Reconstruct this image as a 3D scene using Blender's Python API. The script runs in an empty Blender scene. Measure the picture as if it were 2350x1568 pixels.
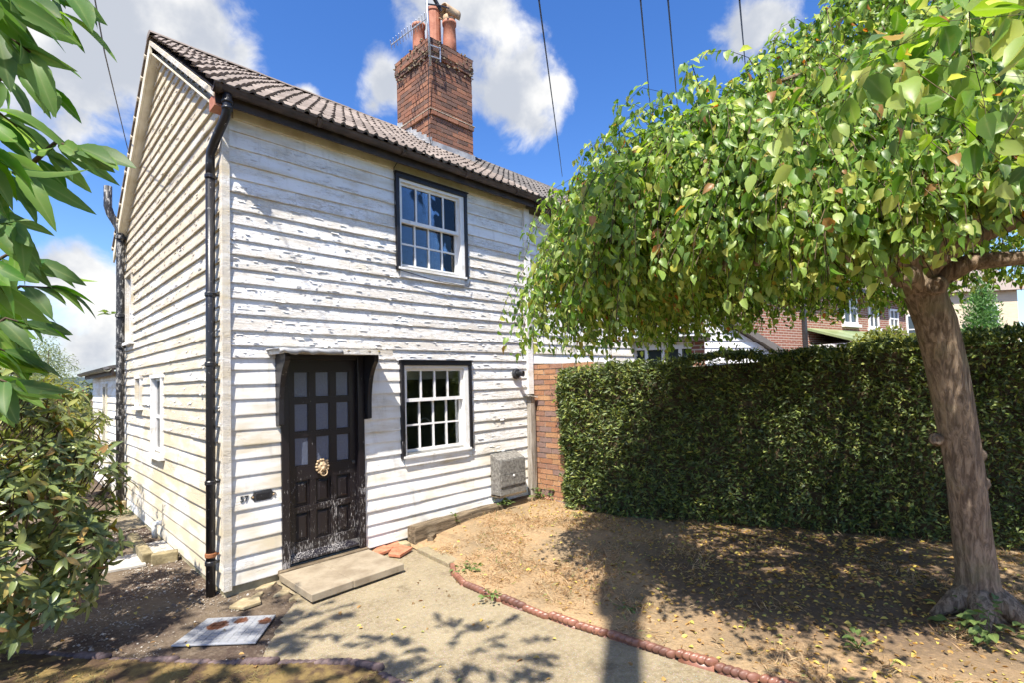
import bpy, math, random
import numpy as np
from mathutils import Vector, Matrix, noise as mnoise
random.seed(7); rng = np.random.default_rng(11)
S = bpy.context.scene
COL = S.collection
R = math.radians
# ------------------------------------------------------------------ camera
RIGHT = Vector((.7053, -.7087, -.0272)); FWD = Vector((.7089, .7042, .0388)); UP = RIGHT.cross(FWD).normalized()
FWD = UP.cross(RIGHT).normalized()
CAM = Vector((-1.435, -5.049, 1.778)); FPX = 1171.; PX, PY = 1175., 830.
cd = bpy.data.cameras.new('camera'); cam = bpy.data.objects.new('camera', cd); COL.objects.link(cam)
cam.matrix_world = Matrix(((RIGHT.x, UP.x, -FWD.x, CAM.x), (RIGHT.y, UP.y, -FWD.y, CAM.y), (RIGHT.z, UP.z, -FWD.z, CAM.z), (0, 0, 0, 1)))
cd.sensor_width = 36; cd.lens = FPX / 2350 * 36; cd.shift_y = 46 / 2350; cd.clip_start = .05; cd.clip_end = 9000
S.camera = cam
def ray(px, py): return FWD + RIGHT * ((px - PX) / FPX) - UP * ((py - PY) / FPX)
def at(px, py, d): return CAM + ray(px, py) * d           # a spot seen at (px,py) in a 2350 px wide photo, d metres deep
def on_ground(px, py, z=0):
    d = ray(px, py); return CAM + d * ((z - CAM.z) / d.z)
# ------------------------------------------------------------------ world, sun, exposure
TRAVEL = Vector((.51, .31, -1.0)).normalized()
W = bpy.data.worlds.new('World'); S.world = W; W.use_nodes = True
S.view_settings.view_transform = 'Standard'; S.view_settings.look = 'None'; S.view_settings.gamma = 1
S.view_settings.exposure = .95
S.view_settings.use_curve_mapping = False
S.cycles.adaptive_threshold = .03; S.cycles.max_bounces = 5; S.cycles.diffuse_bounces = 2; S.cycles.glossy_bounces = 2; S.cycles.transmission_bounces = 3; S.cycles.transparent_max_bounces = 6; S.cycles.caustics_reflective = False; S.cycles.caustics_refractive = False
sl = bpy.data.lights.new('sun', 'SUN'); sl.energy = 5.0; sl.angle = R(.53); sl.color = (1, .945, .85)
so = bpy.data.objects.new('sun', sl); COL.objects.link(so); so.rotation_euler = TRAVEL.to_track_quat('-Z', 'Y').to_euler(); so.location = (-6, -6, 12)
class NT:
    def __init__(s, tree): s.t = tree; s.t.nodes.clear()
    def __call__(s, typ, ins=None, **props):
        n = s.t.nodes.new(typ)
        for k, v in props.items(): setattr(n, k, v)
        for k, v in (ins or {}).items():
            i = n.inputs[k]
            if isinstance(v, bpy.types.NodeSocket): s.t.links.new(v, i)
            elif isinstance(v, bpy.types.Node): s.t.links.new(v.outputs[0], i)
            else: i.default_value = v
        return n
    def math(s, op, a, b=0., c=None, clamp=False):
        ins = {0: a, 1: b}
        if c is not None: ins[2] = c
        return s('ShaderNodeMath', ins, operation=op, use_clamp=clamp).outputs[0]
    def vm(s, op, a, b=None, scale=None):
        ins = {0: a}
        if b is not None: ins[1] = b
        if scale is not None: ins['Scale'] = scale
        n = s('ShaderNodeVectorMath', ins, operation=op)
        return n.outputs['Value'] if op in ('DISTANCE', 'LENGTH', 'DOT_PRODUCT') else n.outputs[0]
    def mix(s, f, a, b):
        n = s('ShaderNodeMix', data_type='RGBA'); 
        for i, v in ((0, f), (6, a), (7, b)):
            if isinstance(v, bpy.types.NodeSocket): s.t.links.new(v, n.inputs[i])
            else: n.inputs[i].default_value = v if i == 0 else (*v[:3], 1)
        return n.outputs[2]
    def ss(s, x, a, b):
        n = s('ShaderNodeMapRange', {0: x, 1: a, 2: b}, interpolation_type='SMOOTHSTEP'); return n.outputs[0]
    def noise(s, vec, scale, detail=4, rough=.55, dist=0):
        return s('ShaderNodeTexNoise', {'Vector': vec, 'Scale': scale, 'Detail': detail, 'Roughness': rough, 'Distortion': dist}).outputs[0]
nt = NT(W.node_tree)
sky = nt('ShaderNodeTexSky'); sky.sky_type = 'NISHITA'; sky.sun_disc = False
sky.sun_elevation = math.asin(-TRAVEL.z); sky.sun_rotation = math.atan2(-TRAVEL.x, -TRAVEL.y)
sky.air_density = 1.0; sky.dust_density = .6; sky.ozone_density = 2.2
D = nt.vm('NORMALIZE', nt('ShaderNodeTexCoord').outputs['Generated'])
sep = nt('ShaderNodeSeparateXYZ', {0: D})
dz = nt.math('ADD', nt.math('MAXIMUM', sep.outputs[2], 0.), .3)
Q = nt('ShaderNodeCombineXYZ', {0: nt.math('DIVIDE', sep.outputs[0], dz), 1: nt.math('DIVIDE', sep.outputs[1], dz)}).outputs[0]
Dw = nt.vm('ADD', D, nt.vm('SCALE', nt('ShaderNodeTexNoise', {'Vector': D, 'Scale': 7., 'Detail': 3.}).outputs[1], scale=.10))
Dw = nt.vm('SUBTRACT', Dw, (.05, .05, .05))
bias = None
for px, py, r, w in ((80, 130, .2, .95), (220, 60, .2, 1), (400, 60, .16, 1), (480, 150, .11, .9), (260, 240, .11, .6), (540, 110, .06, .8), (570, 190, .06, .6), (120, 260, .12, .6),
                     (885, 200, .085, .9), (860, 250, .06, .7), (1165, 190, .13, 1), (1200, 250, .1, .8), (1260, 195, .07, .8), (1105, 20, .1, .9), (1020, -20, .12, .9),
                     (180, 640, .1, .95), (240, 700, .1, .8), (120, 760, .1, .7), (200, 790, .12, .75), (1740, 60, .09, .8), (705, 218, .04, .8), (230, 850, .1, .5)):
    c = ray(px, py).normalized()
    b = nt.math('MULTIPLY', nt.math('SUBTRACT', 1., nt.math('DIVIDE', nt.vm('DISTANCE', Dw, tuple(c)), r), clamp=True), w)
    bias = b if bias is None else nt.math('SMOOTH_MAX', bias, b, .15)
away = nt.ss(nt.vm('DISTANCE', D, tuple(ray(1250, 500).normalized())), .85, 1.15)      # clouds of the rest of the sky
gen = nt.math('MULTIPLY', nt.ss(nt.noise(Q, 1.3, 2), .50, .72), away)
bias = nt.math('MAXIMUM', bias, gen)
fb = nt.noise(D, 11., 7, .62, .3)
dens = nt.ss(nt.math('ADD', nt.math('MULTIPLY', fb, .62), nt.math('MULTIPLY', bias, .62)), .47, .70)
dens = nt.math('MULTIPLY', dens, nt.ss(bias, 0., .12))
lightn = nt.noise(nt.vm('ADD', D, (-.02, -.015, .03)), 9., 5, .55)
cl = nt.mix(nt.ss(nt.math('SUBTRACT', nt.math('ADD', lightn, nt.math('MULTIPLY', bias, -.25)), .0), .22, .56), (2.8, 3.0, 3.4), (5.2, 5.15, 5.0))
skc = nt('ShaderNodeHueSaturation', {'Hue': .512, 'Saturation': 1.31, 'Value': 1.14, 'Color': sky}).outputs[0]
hor = nt.ss(sep.outputs[2], .0, .22)
skc = nt.mix(nt.math('MULTIPLY', nt.math('SUBTRACT', 1., hor), .5), skc, (3.6, 4.6, 6.0))
bg = nt('ShaderNodeBackground', {'Color': nt.mix(dens, skc, cl), 'Strength': .112})
nt('ShaderNodeOutputWorld', {0: bg})
W.cycles.sampling_method = 'MANUAL'; W.cycles.sample_map_resolution = 512
# ------------------------------------------------------------------ materials
def material(name, fn):
    m = bpy.data.materials.new(name); m.use_nodes = True; n = NT(m.node_tree); r = fn(n)
    n('ShaderNodeOutputMaterial', {0: r}); return m
def pbsdf(n, color, rough=.7, bump=None, bstr=.5, bdist=.01, metal=0., spec=.4, **kw):
    ins = {'Base Color': color if not isinstance(color, tuple) else (*color, 1), 'Roughness': rough, 'Metallic': metal, 'Specular IOR Level': spec}
    if bump is not None: ins['Normal'] = n('ShaderNodeBump', {'Height': bump, 'Strength': bstr, 'Distance': bdist}).outputs[0]
    ins.update(kw)
    return n('ShaderNodeBsdfPrincipled', ins)
def objc(n): return n('ShaderNodeTexCoord').outputs['Object']
def worldp(n): return n('ShaderNodeNewGeometry').outputs['Position']
def mapv(n, v, sc): return n.vm('MULTIPLY', v, sc)
def f_paint(n):
    p = worldp(n); oi = n('ShaderNodeObjectInfo'); oc = n('ShaderNodeSeparateColor', {0: oi.outputs['Color']}); rnd = oi.outputs['Random']
    peel, yel = oc.outputs[0], oc.outputs[1]
    pj = n.vm('ADD', p, n('ShaderNodeCombineXYZ', {0: n.math('MULTIPLY', rnd, 9.), 1: n.math('MULTIPLY', rnd, 5.), 2: n.math('MULTIPLY', rnd, 3.)}).outputs[0])
    fl = n.noise(mapv(n, pj, (7., 7., 34.)), 1.5, 7, .62, .6)
    big = n.noise(mapv(n, pj, (1.6, 1.6, 6.)), 1., 3)
    v = n.math('ADD', n.math('ADD', fl, n.math('MULTIPLY', big, .60)), n.math('MULTIPLY', peel, .22))
    bare = n.ss(v, .965, 1.07)
    crk = n('ShaderNodeTexVoronoi', {'Vector': mapv(n, n.vm('ADD', pj, n.vm('SCALE', n('ShaderNodeTexNoise', {'Vector': pj, 'Scale': 30., 'Detail': 2.}).outputs[1], scale=.02)), (16., 16., 60.)), 'Scale': 1.}, feature='DISTANCE_TO_EDGE').outputs[0]
    crack = n.math('MULTIPLY', n.math('SUBTRACT', 1., n.ss(crk, .0, .06)), n.ss(n.math('ADD', big, n.math('MULTIPLY', peel, .45)), .6, .85))
    st = n.noise(mapv(n, p, (1.2, 1.2, 5.)), 1.4, 4)
    pc = n.mix(n.math('MULTIPLY', n.ss(n.math('ADD', st, n.math('MULTIPLY', yel, .45)), .45, .88), .9), (.87, .86, .84), (.60, .50, .33))
    pc = n.mix(n.math('MULTIPLY', n.ss(n.noise(mapv(n, p, (5., 5., 1.)), 3., 5), .52, .8), .45), pc, (.45, .42, .36))
    wd = n.mix(n.noise(mapv(n, p, (3., 3., 110.)), 1., 4), (.44, .39, .33), (.76, .70, .61))
    c = n.mix(n.math('MULTIPLY', bare, .7), pc, wd); c = n.mix(n.math('MULTIPLY', crack, .4), c, (.28, .27, .26))
    h = n.math('SUBTRACT', n.math('ADD', n.math('MULTIPLY', n.ss(v, .96, 1.0), -1.), n.math('MULTIPLY', n.noise(mapv(n, pj, (20., 20., 90.)), 1., 4), n.math('ADD', n.math('MULTIPLY', peel, .8), .12))), n.math('MULTIPLY', crack, .7))
    return pbsdf(n, c, .55, h, .5, .005, spec=.3)
paint = material('weathered_white_paint', f_paint)
def f_white(n):
    p = worldp(n); st = n.noise(p, 9., 5)
    c = n.mix(n.ss(st, .5, .8), (.84, .83, .81), (.62, .58, .50))
    return pbsdf(n, c, .4, n.noise(p, 60., 4), .25, .002)
white = material('white_gloss_paint', f_white)
def flaky(base, under, amt, rough=.4):
    def f(n):
        p = worldp(n); fl = n.noise(mapv(n, p, (66., 66., 11.)), 1.6, 6, .7); big = n.noise(p, 3.2, 3)
        z = n('ShaderNodeSeparateXYZ', {0: p}).outputs[2]
        low = n.math('MULTIPLY', n.ss(z, 1.15, .45), amt)
        v = n.math('ADD', n.math('ADD', fl, n.math('MULTIPLY', big, .4)), low)
        m = n.ss(v, .88, .95)
        c = n.mix(m, base, n.mix(n.noise(p, 40., 3), under, tuple(x * .45 for x in under)))
        return pbsdf(n, c, n.math('ADD', n.math('MULTIPLY', m, .4), rough), n.math('SUBTRACT', n.math('MULTIPLY', n.noise(p, 50., 4), .4), m), .5, .004)
    return f
black = material('flaky_black_paint', flaky((.016, .015, .018), (.62, .58, .55), .10))
panel_m = material('worn_black_panel_paint', flaky((.014, .011, .013), (.42, .39, .37), .07, .28))
blackdoor = material('worn_black_door_paint', flaky((.014, .011, .013), (.50, .47, .45), .12, .28))
def f_iron(n):
    p = worldp(n); c = n.mix(n.ss(n.noise(p, 34., 6, .7), .63, .70), (.018, .018, .021), (.42, .41, .40))
    z = n('ShaderNodeSeparateXYZ', {0: p}).outputs[2]
    return pbsdf(n, c, .32, n.noise(p, 30., 3), .2, .004)
iron = material('black_pipe_paint', f_iron)
def f_mott(n):
    p = worldp(n); c = n.mix(n.ss(n.noise(mapv(n, p, (14., 14., 5.)), 2., 6, .7), .50, .62), (.022, .022, .024), (.34, .33, .31))
    return pbsdf(n, c, .45, n.noise(p, 30., 3), .3, .004)
mottled = material('peeling_black_pipe_paint', f_mott)
def f_tile(n):
    p = worldp(n); oi = n('ShaderNodeObjectInfo'); r = oi.outputs['Random']
    c = n.mix(n.math('ADD', n.math('MULTIPLY', r, .6), n.math('MULTIPLY', n.noise(p, 14., 6), .5), clamp=True), (.115, .09, .076), (.29, .24, .205))
    c = n.mix(n.math('MULTIPLY', n.ss(n.noise(p, 22., 6, .7), .6, .72), .6), c, (.44, .42, .36))
    c = n.mix(n.math('MULTIPLY', n.ss(n.noise(p, 6., 5, .7), .58, .75), .6), c, (.07, .06, .045))
    return pbsdf(n, c, .85, n.noise(p, 60., 5), .5, .006)
tile = material('concrete_roof_tile', f_tile)
def f_slate(n):
    p = worldp(n); r = n('ShaderNodeObjectInfo').outputs['Random']
    c = n.mix(n.math('ADD', n.math('MULTIPLY', r, .5), n.math('MULTIPLY', n.noise(p, 14., 6), .5)), (.06, .055, .055), (.19, .17, .155))
    return pbsdf(n, c, .8, n.noise(p, 60., 5), .5, .006)
slate = material('dark_roof_tile', f_slate)
def f_brick(n):
    p = worldp(n); oi = n('ShaderNodeObjectInfo'); c = oi.outputs['Color']
    c = n.mix(n.math('MULTIPLY', n.ss(n.noise(p, 45., 5, .7), .35, .8), .6), c, (.08, .045, .035))
    c = n.mix(n.math('MULTIPLY', n.ss(n.noise(p, 18., 6, .7), .62, .75), .5), c, (.5, .44, .34))
    return pbsdf(n, c, .88, n.noise(p, 90., 5), .6, .006)
brick = material('fired_brick', f_brick)
def simple(name, c1, c2, sc=12., rough=.8, bump=.4, bd=.006, metal=0., stretch=(1, 1, 1), det=5, lo=.3, hi=.7, spec=.4, third=None):
    def f(n):
        p = mapv(n, worldp(n), stretch); c = n.mix(n.ss(n.noise(p, sc, det, .62), lo, hi), c1, c2)
        if third: c = n.mix(n.ss(n.noise(p, sc * third[1], 6, .7), third[2], third[2] + .08), c, third[0])
        return pbsdf(n, c, rough, n.noise(p, sc * 4, 5, .65), bump, bd, metal, spec)
    return material(name, f)
mortar = simple('lime_mortar', (.30, .26, .20), (.52, .47, .38), 20.)
mortar_dk = simple('dirty_mortar', (.30, .24, .17), (.55, .48, .37), 14.)
mossy = simple('mossy_cap_mortar', (.10, .075, .05), (.27, .21, .14), 14., .95, .9, .02, third=((.36, .33, .20), 1.6, .56))
lead = simple('grey_lead_flashing', (.22, .225, .24), (.42, .42, .42), 6., .55, .3, .01)
terracotta = simple('terracotta_pot', (.36, .125, .07), (.47, .20, .12), 9., .7, .2, .003, third=((.25, .1, .06), 2., .62))
cowlm = simple('cream_stained_clay', (.34, .22, .13), (.50, .38, .24), 10., .7)
galv = simple('galvanised_steel', (.42, .43, .45), (.62, .63, .65), 15., .4, .2, .002, .8)
darkmet = simple('dark_metal', (.03, .03, .032), (.07, .07, .075), 20., .45, .2, .002, .3)
concrete_slab = simple('step_concrete', (.235, .185, .125), (.36, .30, .215), 5., .9, .5, .004, third=((.17, .14, .095), 9., .60))
timber = simple('weathered_sleeper_wood', (.085, .06, .036), (.27, .205, .13), 3., .9, .9, .02, stretch=(1.2, 9, 14), det=7, lo=.35, hi=.65)
postwood = simple('grey_post_wood', (.20, .17, .135), (.46, .41, .35), 3., .9, .7, .012, stretch=(14, 14, 1.2), det=7, third=((.75, .74, .72), 1.7, .62))
greywood = simple('bare_grey_wood', (.22, .20, .17), (.45, .42, .37), 3., .9, .7, .01, stretch=(2, 10, 20), third=((.78, .76, .72), 2., .52))
meterm = simple('speckled_grey_box', (.10, .092, .08), (.26, .245, .22), 26., .8, .5, .004, third=((.45, .43, .40), 1.5, .60))
brass = simple('worn_pale_brass', (.34, .23, .12), (.58, .44, .28), 30., .55, .3, .003, .1)
rustm = simple('rusty_iron', (.20, .075, .03), (.34, .14, .06), 20., .8)
ropeclay = simple('glazed_red_brown_clay', (.17, .07, .042), (.29, .13, .085), 13., .38, .3, .003, spec=.5, third=((.12, .05, .035), 1.4, .6))
ropedark = simple('dirty_purple_clay', (.06, .04, .04), (.17, .115, .105), 13., .65, .5, .004)
redclay = simple('broken_red_tile', (.38, .12, .06), (.50, .21, .12), 13., .75)
pvc = simple('white_plastic_pipe', (.75, .75, .74), (.85, .85, .84), 5., .3, .05)
stonem = simple('pale_rubble_stone', (.26, .20, .11), (.50, .41, .25), 8., .9, .6, .01)
kerbm = simple('mossy_kerb_stone', (.15, .12, .065), (.34, .28, .16), 9., .95, .7, .012, third=((.20, .19, .05), .8, .6))
plinth = simple('damp_render_plinth', (.22, .19, .11), (.42, .37, .25), 5., .9, .5, .008)
dark_in = simple('dark_interior_plaster', (.26, .25, .23), (.34, .33, .30), 2., .9)
fasciam = simple('dark_brown_fascia', (.02, .015, .013), (.055, .04, .034), 8., .6)
gutter_m = simple('black_gutter', (.03, .023, .02), (.085, .06, .05), 7., .5, .3)
gutter_g = simple('mossy_grey_gutter', (.13, .125, .09), (.28, .27, .21), 7., .7)
creamp = simple('cream_stained_paint', (.62, .54, .38), (.80, .74, .60), 4., .6, .4, .004, third=((.40, .28, .10), .7, .66))
cable_m = simple('black_cable', (.012, .012, .014), (.03, .03, .03), 5., .6)
def f_glass(n):
    p = worldp(n); nb = n('ShaderNodeBump', {'Height': n.noise(p, 2.6, 2), 'Strength': .05, 'Distance': .05}).outputs[0]
    fr = n('ShaderNodeFresnel', {'IOR': 1.55, 'Normal': nb}).outputs[0]
    return n('ShaderNodeMixShader', {0: fr, 1: n('ShaderNodeBsdfTransparent', {0: (.80, .84, .88, 1)}), 2: n('ShaderNodeBsdfGlossy', {'Color': (1, 1, 1, 1), 'Roughness': .015, 'Normal': nb})})
glass = material('window_glass', f_glass)
def f_obsc(n):
    p = worldp(n); h = n.noise(mapv(n, p, (70., 70., 22.)), 1., 4, .6)
    return pbsdf(n, n.mix(n.noise(p, 60., 3), (.075, .09, .14), (.13, .15, .20)), .14, h, .7, .004, spec=.6)
obscured = material('obscured_door_glass', f_obsc)
def f_curt(n):
    p = worldp(n); c = n.mix(n.ss(n.noise(p, 26., 3), .55, .62), (.55, .60, .70), (.75, .78, .82))
    b = n('ShaderNodeBsdfDiffuse', {0: c}); t = n('ShaderNodeBsdfTranslucent', {0: c}); return n('ShaderNodeMixShader', {0: .3, 1: b, 2: t})
curtain_m = material('pale_curtain', f_curt)
def f_cover(n):
    p = worldp(n); c = n.mix(n.noise(p, 24., 5), (.30, .31, .335), (.46, .47, .49))
    for x, y, r in ((-.235, -.60, .075), (-.085, -.655, .055), (.045, -.80, .055)):
        dd = n.math('ADD', n.vm('DISTANCE', p, (x, y, -.03)), n.math('MULTIPLY', n.noise(p, 22., 4), .09))
        c = n.mix(n.ss(dd, r + .055, r + .03), c, (.155, .055, .025) if r != .05 else (.1, .06, .05))
    return pbsdf(n, c, .42, n.noise(p, 70., 3), .3, .003, .35)
cover_m = material('galvanised_manhole_cover', f_cover)
def f_path(n):
    p = worldp(n); a = n.noise(p, 1.3, 5, .6); b = n.noise(p, 26., 6, .7)
    c = n.mix(n.ss(a, .3, .7), (.20, .158, .095), (.31, .255, .16)); c = n.mix(n.math('MULTIPLY', n.ss(b, .35, .7), .6), c, (.39, .325, .215))
    v = n('ShaderNodeTexVoronoi', {'Vector': p, 'Scale': 75.}); c = n.mix(n.math('MULTIPLY', n.ss(v.outputs[0], .34, .12), .45), c, n.mix(.6, v.outputs[1], (.40, .33, .24)))
    c = n.mix(n.math('MULTIPLY', n.ss(n.noise(p, 3.4, 6, .7), .56, .72), .65), c, (.125, .095, .06))
    return pbsdf(n, c, .92, n.math('ADD', n.math('MULTIPLY', v.outputs[0], -.4), b), .9, .008, spec=.2)
path_m = material('exposed_aggregate_concrete', f_path)
def f_soil(n):
    p = worldp(n); a = n.noise(p, 1.7, 5); b = n.noise(p, 20., 6, .7)
    c = n.mix(n.ss(a, .35, .65), (.068, .046, .036), (.155, .118, .08)); c = n.mix(n.math('MULTIPLY', n.ss(b, .45, .7), .6), c, (.22, .175, .13))
    v = n('ShaderNodeTexVoronoi', {'Vector': p, 'Scale': 42.}); c = n.mix(n.math('MULTIPLY', n.ss(v.outputs[0], .2, .1), n.ss(n.noise(p, 4., 3), .48, .62)), c, (.55, .52, .47))
    return pbsdf(n, c, .95, n.math('ADD', n.math('MULTIPLY', v.outputs[0], -.5), b), .9, .015, spec=.15)
soil_m = material('dark_gritty_soil', f_soil)
def f_lawn(n):
    p = worldp(n); a = n.noise(p, 1.5, 6, .65); b = n.noise(p, 30., 6, .7); s = n.noise(mapv(n, p, (60., 25., 1.)), 1., 4)
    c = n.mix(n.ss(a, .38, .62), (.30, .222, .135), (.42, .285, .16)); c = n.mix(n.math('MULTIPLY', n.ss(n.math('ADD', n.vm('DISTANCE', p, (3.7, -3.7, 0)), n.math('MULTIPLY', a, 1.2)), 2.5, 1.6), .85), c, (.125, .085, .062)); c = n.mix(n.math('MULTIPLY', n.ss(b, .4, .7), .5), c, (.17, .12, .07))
    c = n.mix(n.math('MULTIPLY', n.ss(s, .5, .75), .4), c, (.55, .36, .17))
    return pbsdf(n, c, .95, n.math('ADD', b, s), .9, .015, spec=.1)
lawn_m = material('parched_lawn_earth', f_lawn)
def tint(n):
    a = n('ShaderNodeAttribute', attribute_name='tint').outputs['Fac']; r = n('ShaderNodeObjectInfo').outputs['Random']
    return n.math('FRACT', n.math('ADD', a, r))
def leafmat(name, stops, rough=.42, trans=.4, tcol=1.6, spec=.4):
    def f(n):
        t = tint(n); cr = n('ShaderNodeValToRGB', {0: t}); e = cr.color_ramp.elements
        while len(e) < len(stops): e.new(.5)
        for el, (pos, c) in zip(e, stops): el.position = pos; el.color = (*c, 1)
        c = cr.outputs[0]; geo = n('ShaderNodeNewGeometry')
        c = n.mix(n.math('MULTIPLY', geo.outputs['Backfacing'], .35), c, n.mix(.5, c, (.32, .36, .22)))
        mid = n.math('POWER', n('ShaderNodeAttribute', attribute_name='mid').outputs['Fac'], 9.); c = n.mix(n.math('MULTIPLY', mid, .25), c, (.42, .48, .20))
        c = n.mix(n.math('MULTIPLY', n.ss(n.noise(worldp(n), 55., 3), .56, .74), .35), c, n.mix(.6, c, (.30, .26, .06)))
        b = pbsdf(n, c, rough, spec=spec)
        hs = n('ShaderNodeHueSaturation', {'Hue': .485, 'Saturation': 1.1, 'Value': tcol, 'Color': c}).outputs[0]
        return n('ShaderNodeMixShader', {0: trans, 1: b, 2: n('ShaderNodeBsdfTranslucent', {0: hs})})
    return material(name, f)
crab_m = leafmat('crab_apple_leaf', ((0, (.05, .13, .015)), (.3, (.12, .25, .026)), (.6, (.235, .38, .048)), (.86, (.40, .50, .12)), (.97, (.50, .50, .10)), (.99, (.38, .15, .04))), .40, .46, 1.7)
cherry_m = leafmat('cherry_leaf', ((0, (.024, .09, .011)), (.5, (.055, .165, .016)), (1, (.14, .28, .03))), .46, .46, 2.0, .25)
rhodo_m = leafmat('rhododendron_leaf', ((0, (.07, .11, .022)), (.45, (.15, .20, .04)), (.75, (.27, .31, .06)), (.91, (.36, .34, .07)), (.95, (.42, .26, .04)), (1, (.30, .12, .03))), .33, .22, 1.6, .5)
sunny_m = leafmat('yellow_green_leaf', ((0, (.11, .15, .025)), (.5, (.20, .23, .04)), (1, (.32, .31, .06))), .45, .4)
yew_m = leafmat('yew_spray', ((0, (.022, .042, .011)), (.5, (.062, .105, .02)), (.85, (.22, .285, .05)), (1, (.44, .43, .10))), .5, .2)
willow_m = leafmat('willow_leaf', ((0, (.13, .18, .06)), (1, (.27, .31, .12))), .5, .4)
conif_m = leafmat('conifer_leaf', ((0, (.06, .17, .04)), (1, (.16, .33, .08))), .5, .35)
litter_m = leafmat('fallen_leaf', ((0, (.14, .07, .03)), (.3, (.34, .16, .04)), (.55, (.55, .30, .06)), (.85, (.72, .56, .09)), (1, (.20, .23, .05))), .6, .15)
straw_m = leafmat('straw_grass', ((0, (.32, .19, .09)), (.5, (.47, .29, .14)), (.93, (.60, .43, .25)), (.96, (.12, .17, .04)), (1, (.18, .22, .05))), .6, .25)
weed_m = leafmat('weed_leaf', ((0, (.06, .13, .02)), (1, (.15, .24, .05))), .45, .35)
flake_m = simple('curled_paint_flake', (.70, .69, .67), (.84, .83, .82), 30., .6)
fruit_m = simple('crab_apple_skin', (.34, .10, .05), (.42, .30, .09), 16., .35, .05)
def f_bark(n):
    p = worldp(n); q = mapv(n, p, (15., 15., 2.6)); r = n.noise(q, 2.2, 9, .7, .7); b = n.noise(p, 4., 4)
    c = n.mix(n.ss(r, .36, .64), (.15, .108, .078), (.42, .315, .225)); c = n.mix(n.math('MULTIPLY', n.ss(b, .5, .68), .5), c, (.28, .245, .14))
    return pbsdf(n, c, .92, r, 1., .03, spec=.15)
bark_m = material('ridged_bark', f_bark)
twig_m = simple('brown_twig', (.05, .034, .02), (.13, .09, .05), 10., .9)
# ------------------------------------------------------------------ mesh and object helpers
class MB:
    def __init__(s): s.v = []; s.f = []
    def box(s, x0, x1, y0, y1, z0, z1, rot=None, at=None):
        b = len(s.v); P = [(x, y, z) for x in (x0, x1) for y in (y0, y1) for z in (z0, z1)]
        if rot is not None: P = [tuple(rot @ Vector(p) + Vector(at or (0, 0, 0))) for p in P]
        s.v += P; s.f += [tuple(b + i for i in q) for q in ((0, 1, 3, 2), (4, 6, 7, 5), (0, 4, 5, 1), (2, 3, 7, 6), (0, 2, 6, 4), (1, 5, 7, 3))]; return s
    def tube(s, pts, rad, n=8, caps=True, wob=0.):
        pts = [Vector(p) for p in pts]; rad = rad if hasattr(rad, '__len__') else [rad] * len(pts)
        b = len(s.v); u = None
        for i, p in enumerate(pts):
            t = (pts[min(i + 1, len(pts) - 1)] - pts[max(i - 1, 0)]).normalized()
            if u is None: u = t.orthogonal().normalized()
            u = (u - t * u.dot(t)).normalized(); w = t.cross(u)
            for k in range(n):
                a = 2 * math.pi * k / n; d = u * math.cos(a) + w * math.sin(a); r = rad[i]
                if wob: r *= 1 + wob * (mnoise.noise(Vector((d.x * 2.2, d.y * 2.2, p.z * 1.3))) + .6 * mnoise.noise(p * 6 + d * 2.5))
                s.v.append(tuple(p + d * r))
        for i in range(len(pts) - 1):
            for k in range(n): s.f.append((b + i * n + k, b + i * n + (k + 1) % n, b + (i + 1) * n + (k + 1) % n, b + (i + 1) * n + k))
        if caps: s.f.append(tuple(b + k for k in range(n))[::-1]); s.f.append(tuple(b + (len(pts) - 1) * n + k for k in range(n)))
        return s
    def lathe(s, c, prof, n=16, axis=None):
        b = len(s.v); ax = Vector(axis).normalized() if axis else Vector((0, 0, 1)); u = ax.orthogonal().normalized(); w = ax.cross(u); c = Vector(c)
        for r, h in prof:
            for k in range(n):
                a = 2 * math.pi * k / n; s.v.append(tuple(c + ax * h + (u * math.cos(a) + w * math.sin(a)) * r))
        for i in range(len(prof) - 1):
            for k in range(n): s.f.append((b + i * n + k, b + i * n + (k + 1) % n, b + (i + 1) * n + (k + 1) % n, b + (i + 1) * n + k))
        s.f.append(tuple(b + k for k in range(n))[::-1]); s.f.append(tuple(b + (len(prof) - 1) * n + k for k in range(n))); return s
    def prism(s, poly, d):      # poly: 3D loop, d: extrusion
        b = len(s.v); n = len(poly); d = Vector(d)
        s.v += [tuple(Vector(p)) for p in poly] + [tuple(Vector(p) + d) for p in poly]
        s.f.append(tuple(range(b, b + n))); s.f.append(tuple(range(b + 2 * n - 1, b + n - 1, -1)))
        for i in range(n): j = (i + 1) % n; s.f.append((b + j, b + i, b + n + i, b + n + j))
        return s
    def mesh(s, name, mat, smooth=False):
        me = bpy.data.meshes.new(name); me.from_pydata(s.v, [], s.f); me.materials.append(mat)
        if smooth: me.polygons.foreach_set('use_smooth', [True] * len(me.polygons))
        me.update(); return me
    def build(s, name, mat, parent=None, smooth=False, bevel=0., color=None):
        o = obj(name, s.mesh(name, mat, smooth), parent)
        if bevel: m = o.modifiers.new('bevel', 'BEVEL'); m.width = bevel; m.segments = 2; m.limit_method = 'ANGLE'
        if color: o.color = (*color, 1)
        return o
WT = {}
def par(o, p):
    o.parent = p; o.matrix_parent_inverse = Matrix.Translation(-WT.get(p.name, Vector()))
def obj(name, me, parent=None, loc=None, rot=None, color=None):
    o = bpy.data.objects.new(name, me); COL.objects.link(o)
    if loc is not None: o.location = loc
    if rot is not None: o.rotation_euler = rot
    if color is not None: o.color = (*color, 1)
    if parent: par(o, parent)
    return o
def tag(o, label=None, cat=None, group=None, kind=None):
    if label: o['label'] = label
    if cat: o['category'] = cat
    if group: o['group'] = group
    if kind: o['kind'] = kind
    return o
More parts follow.
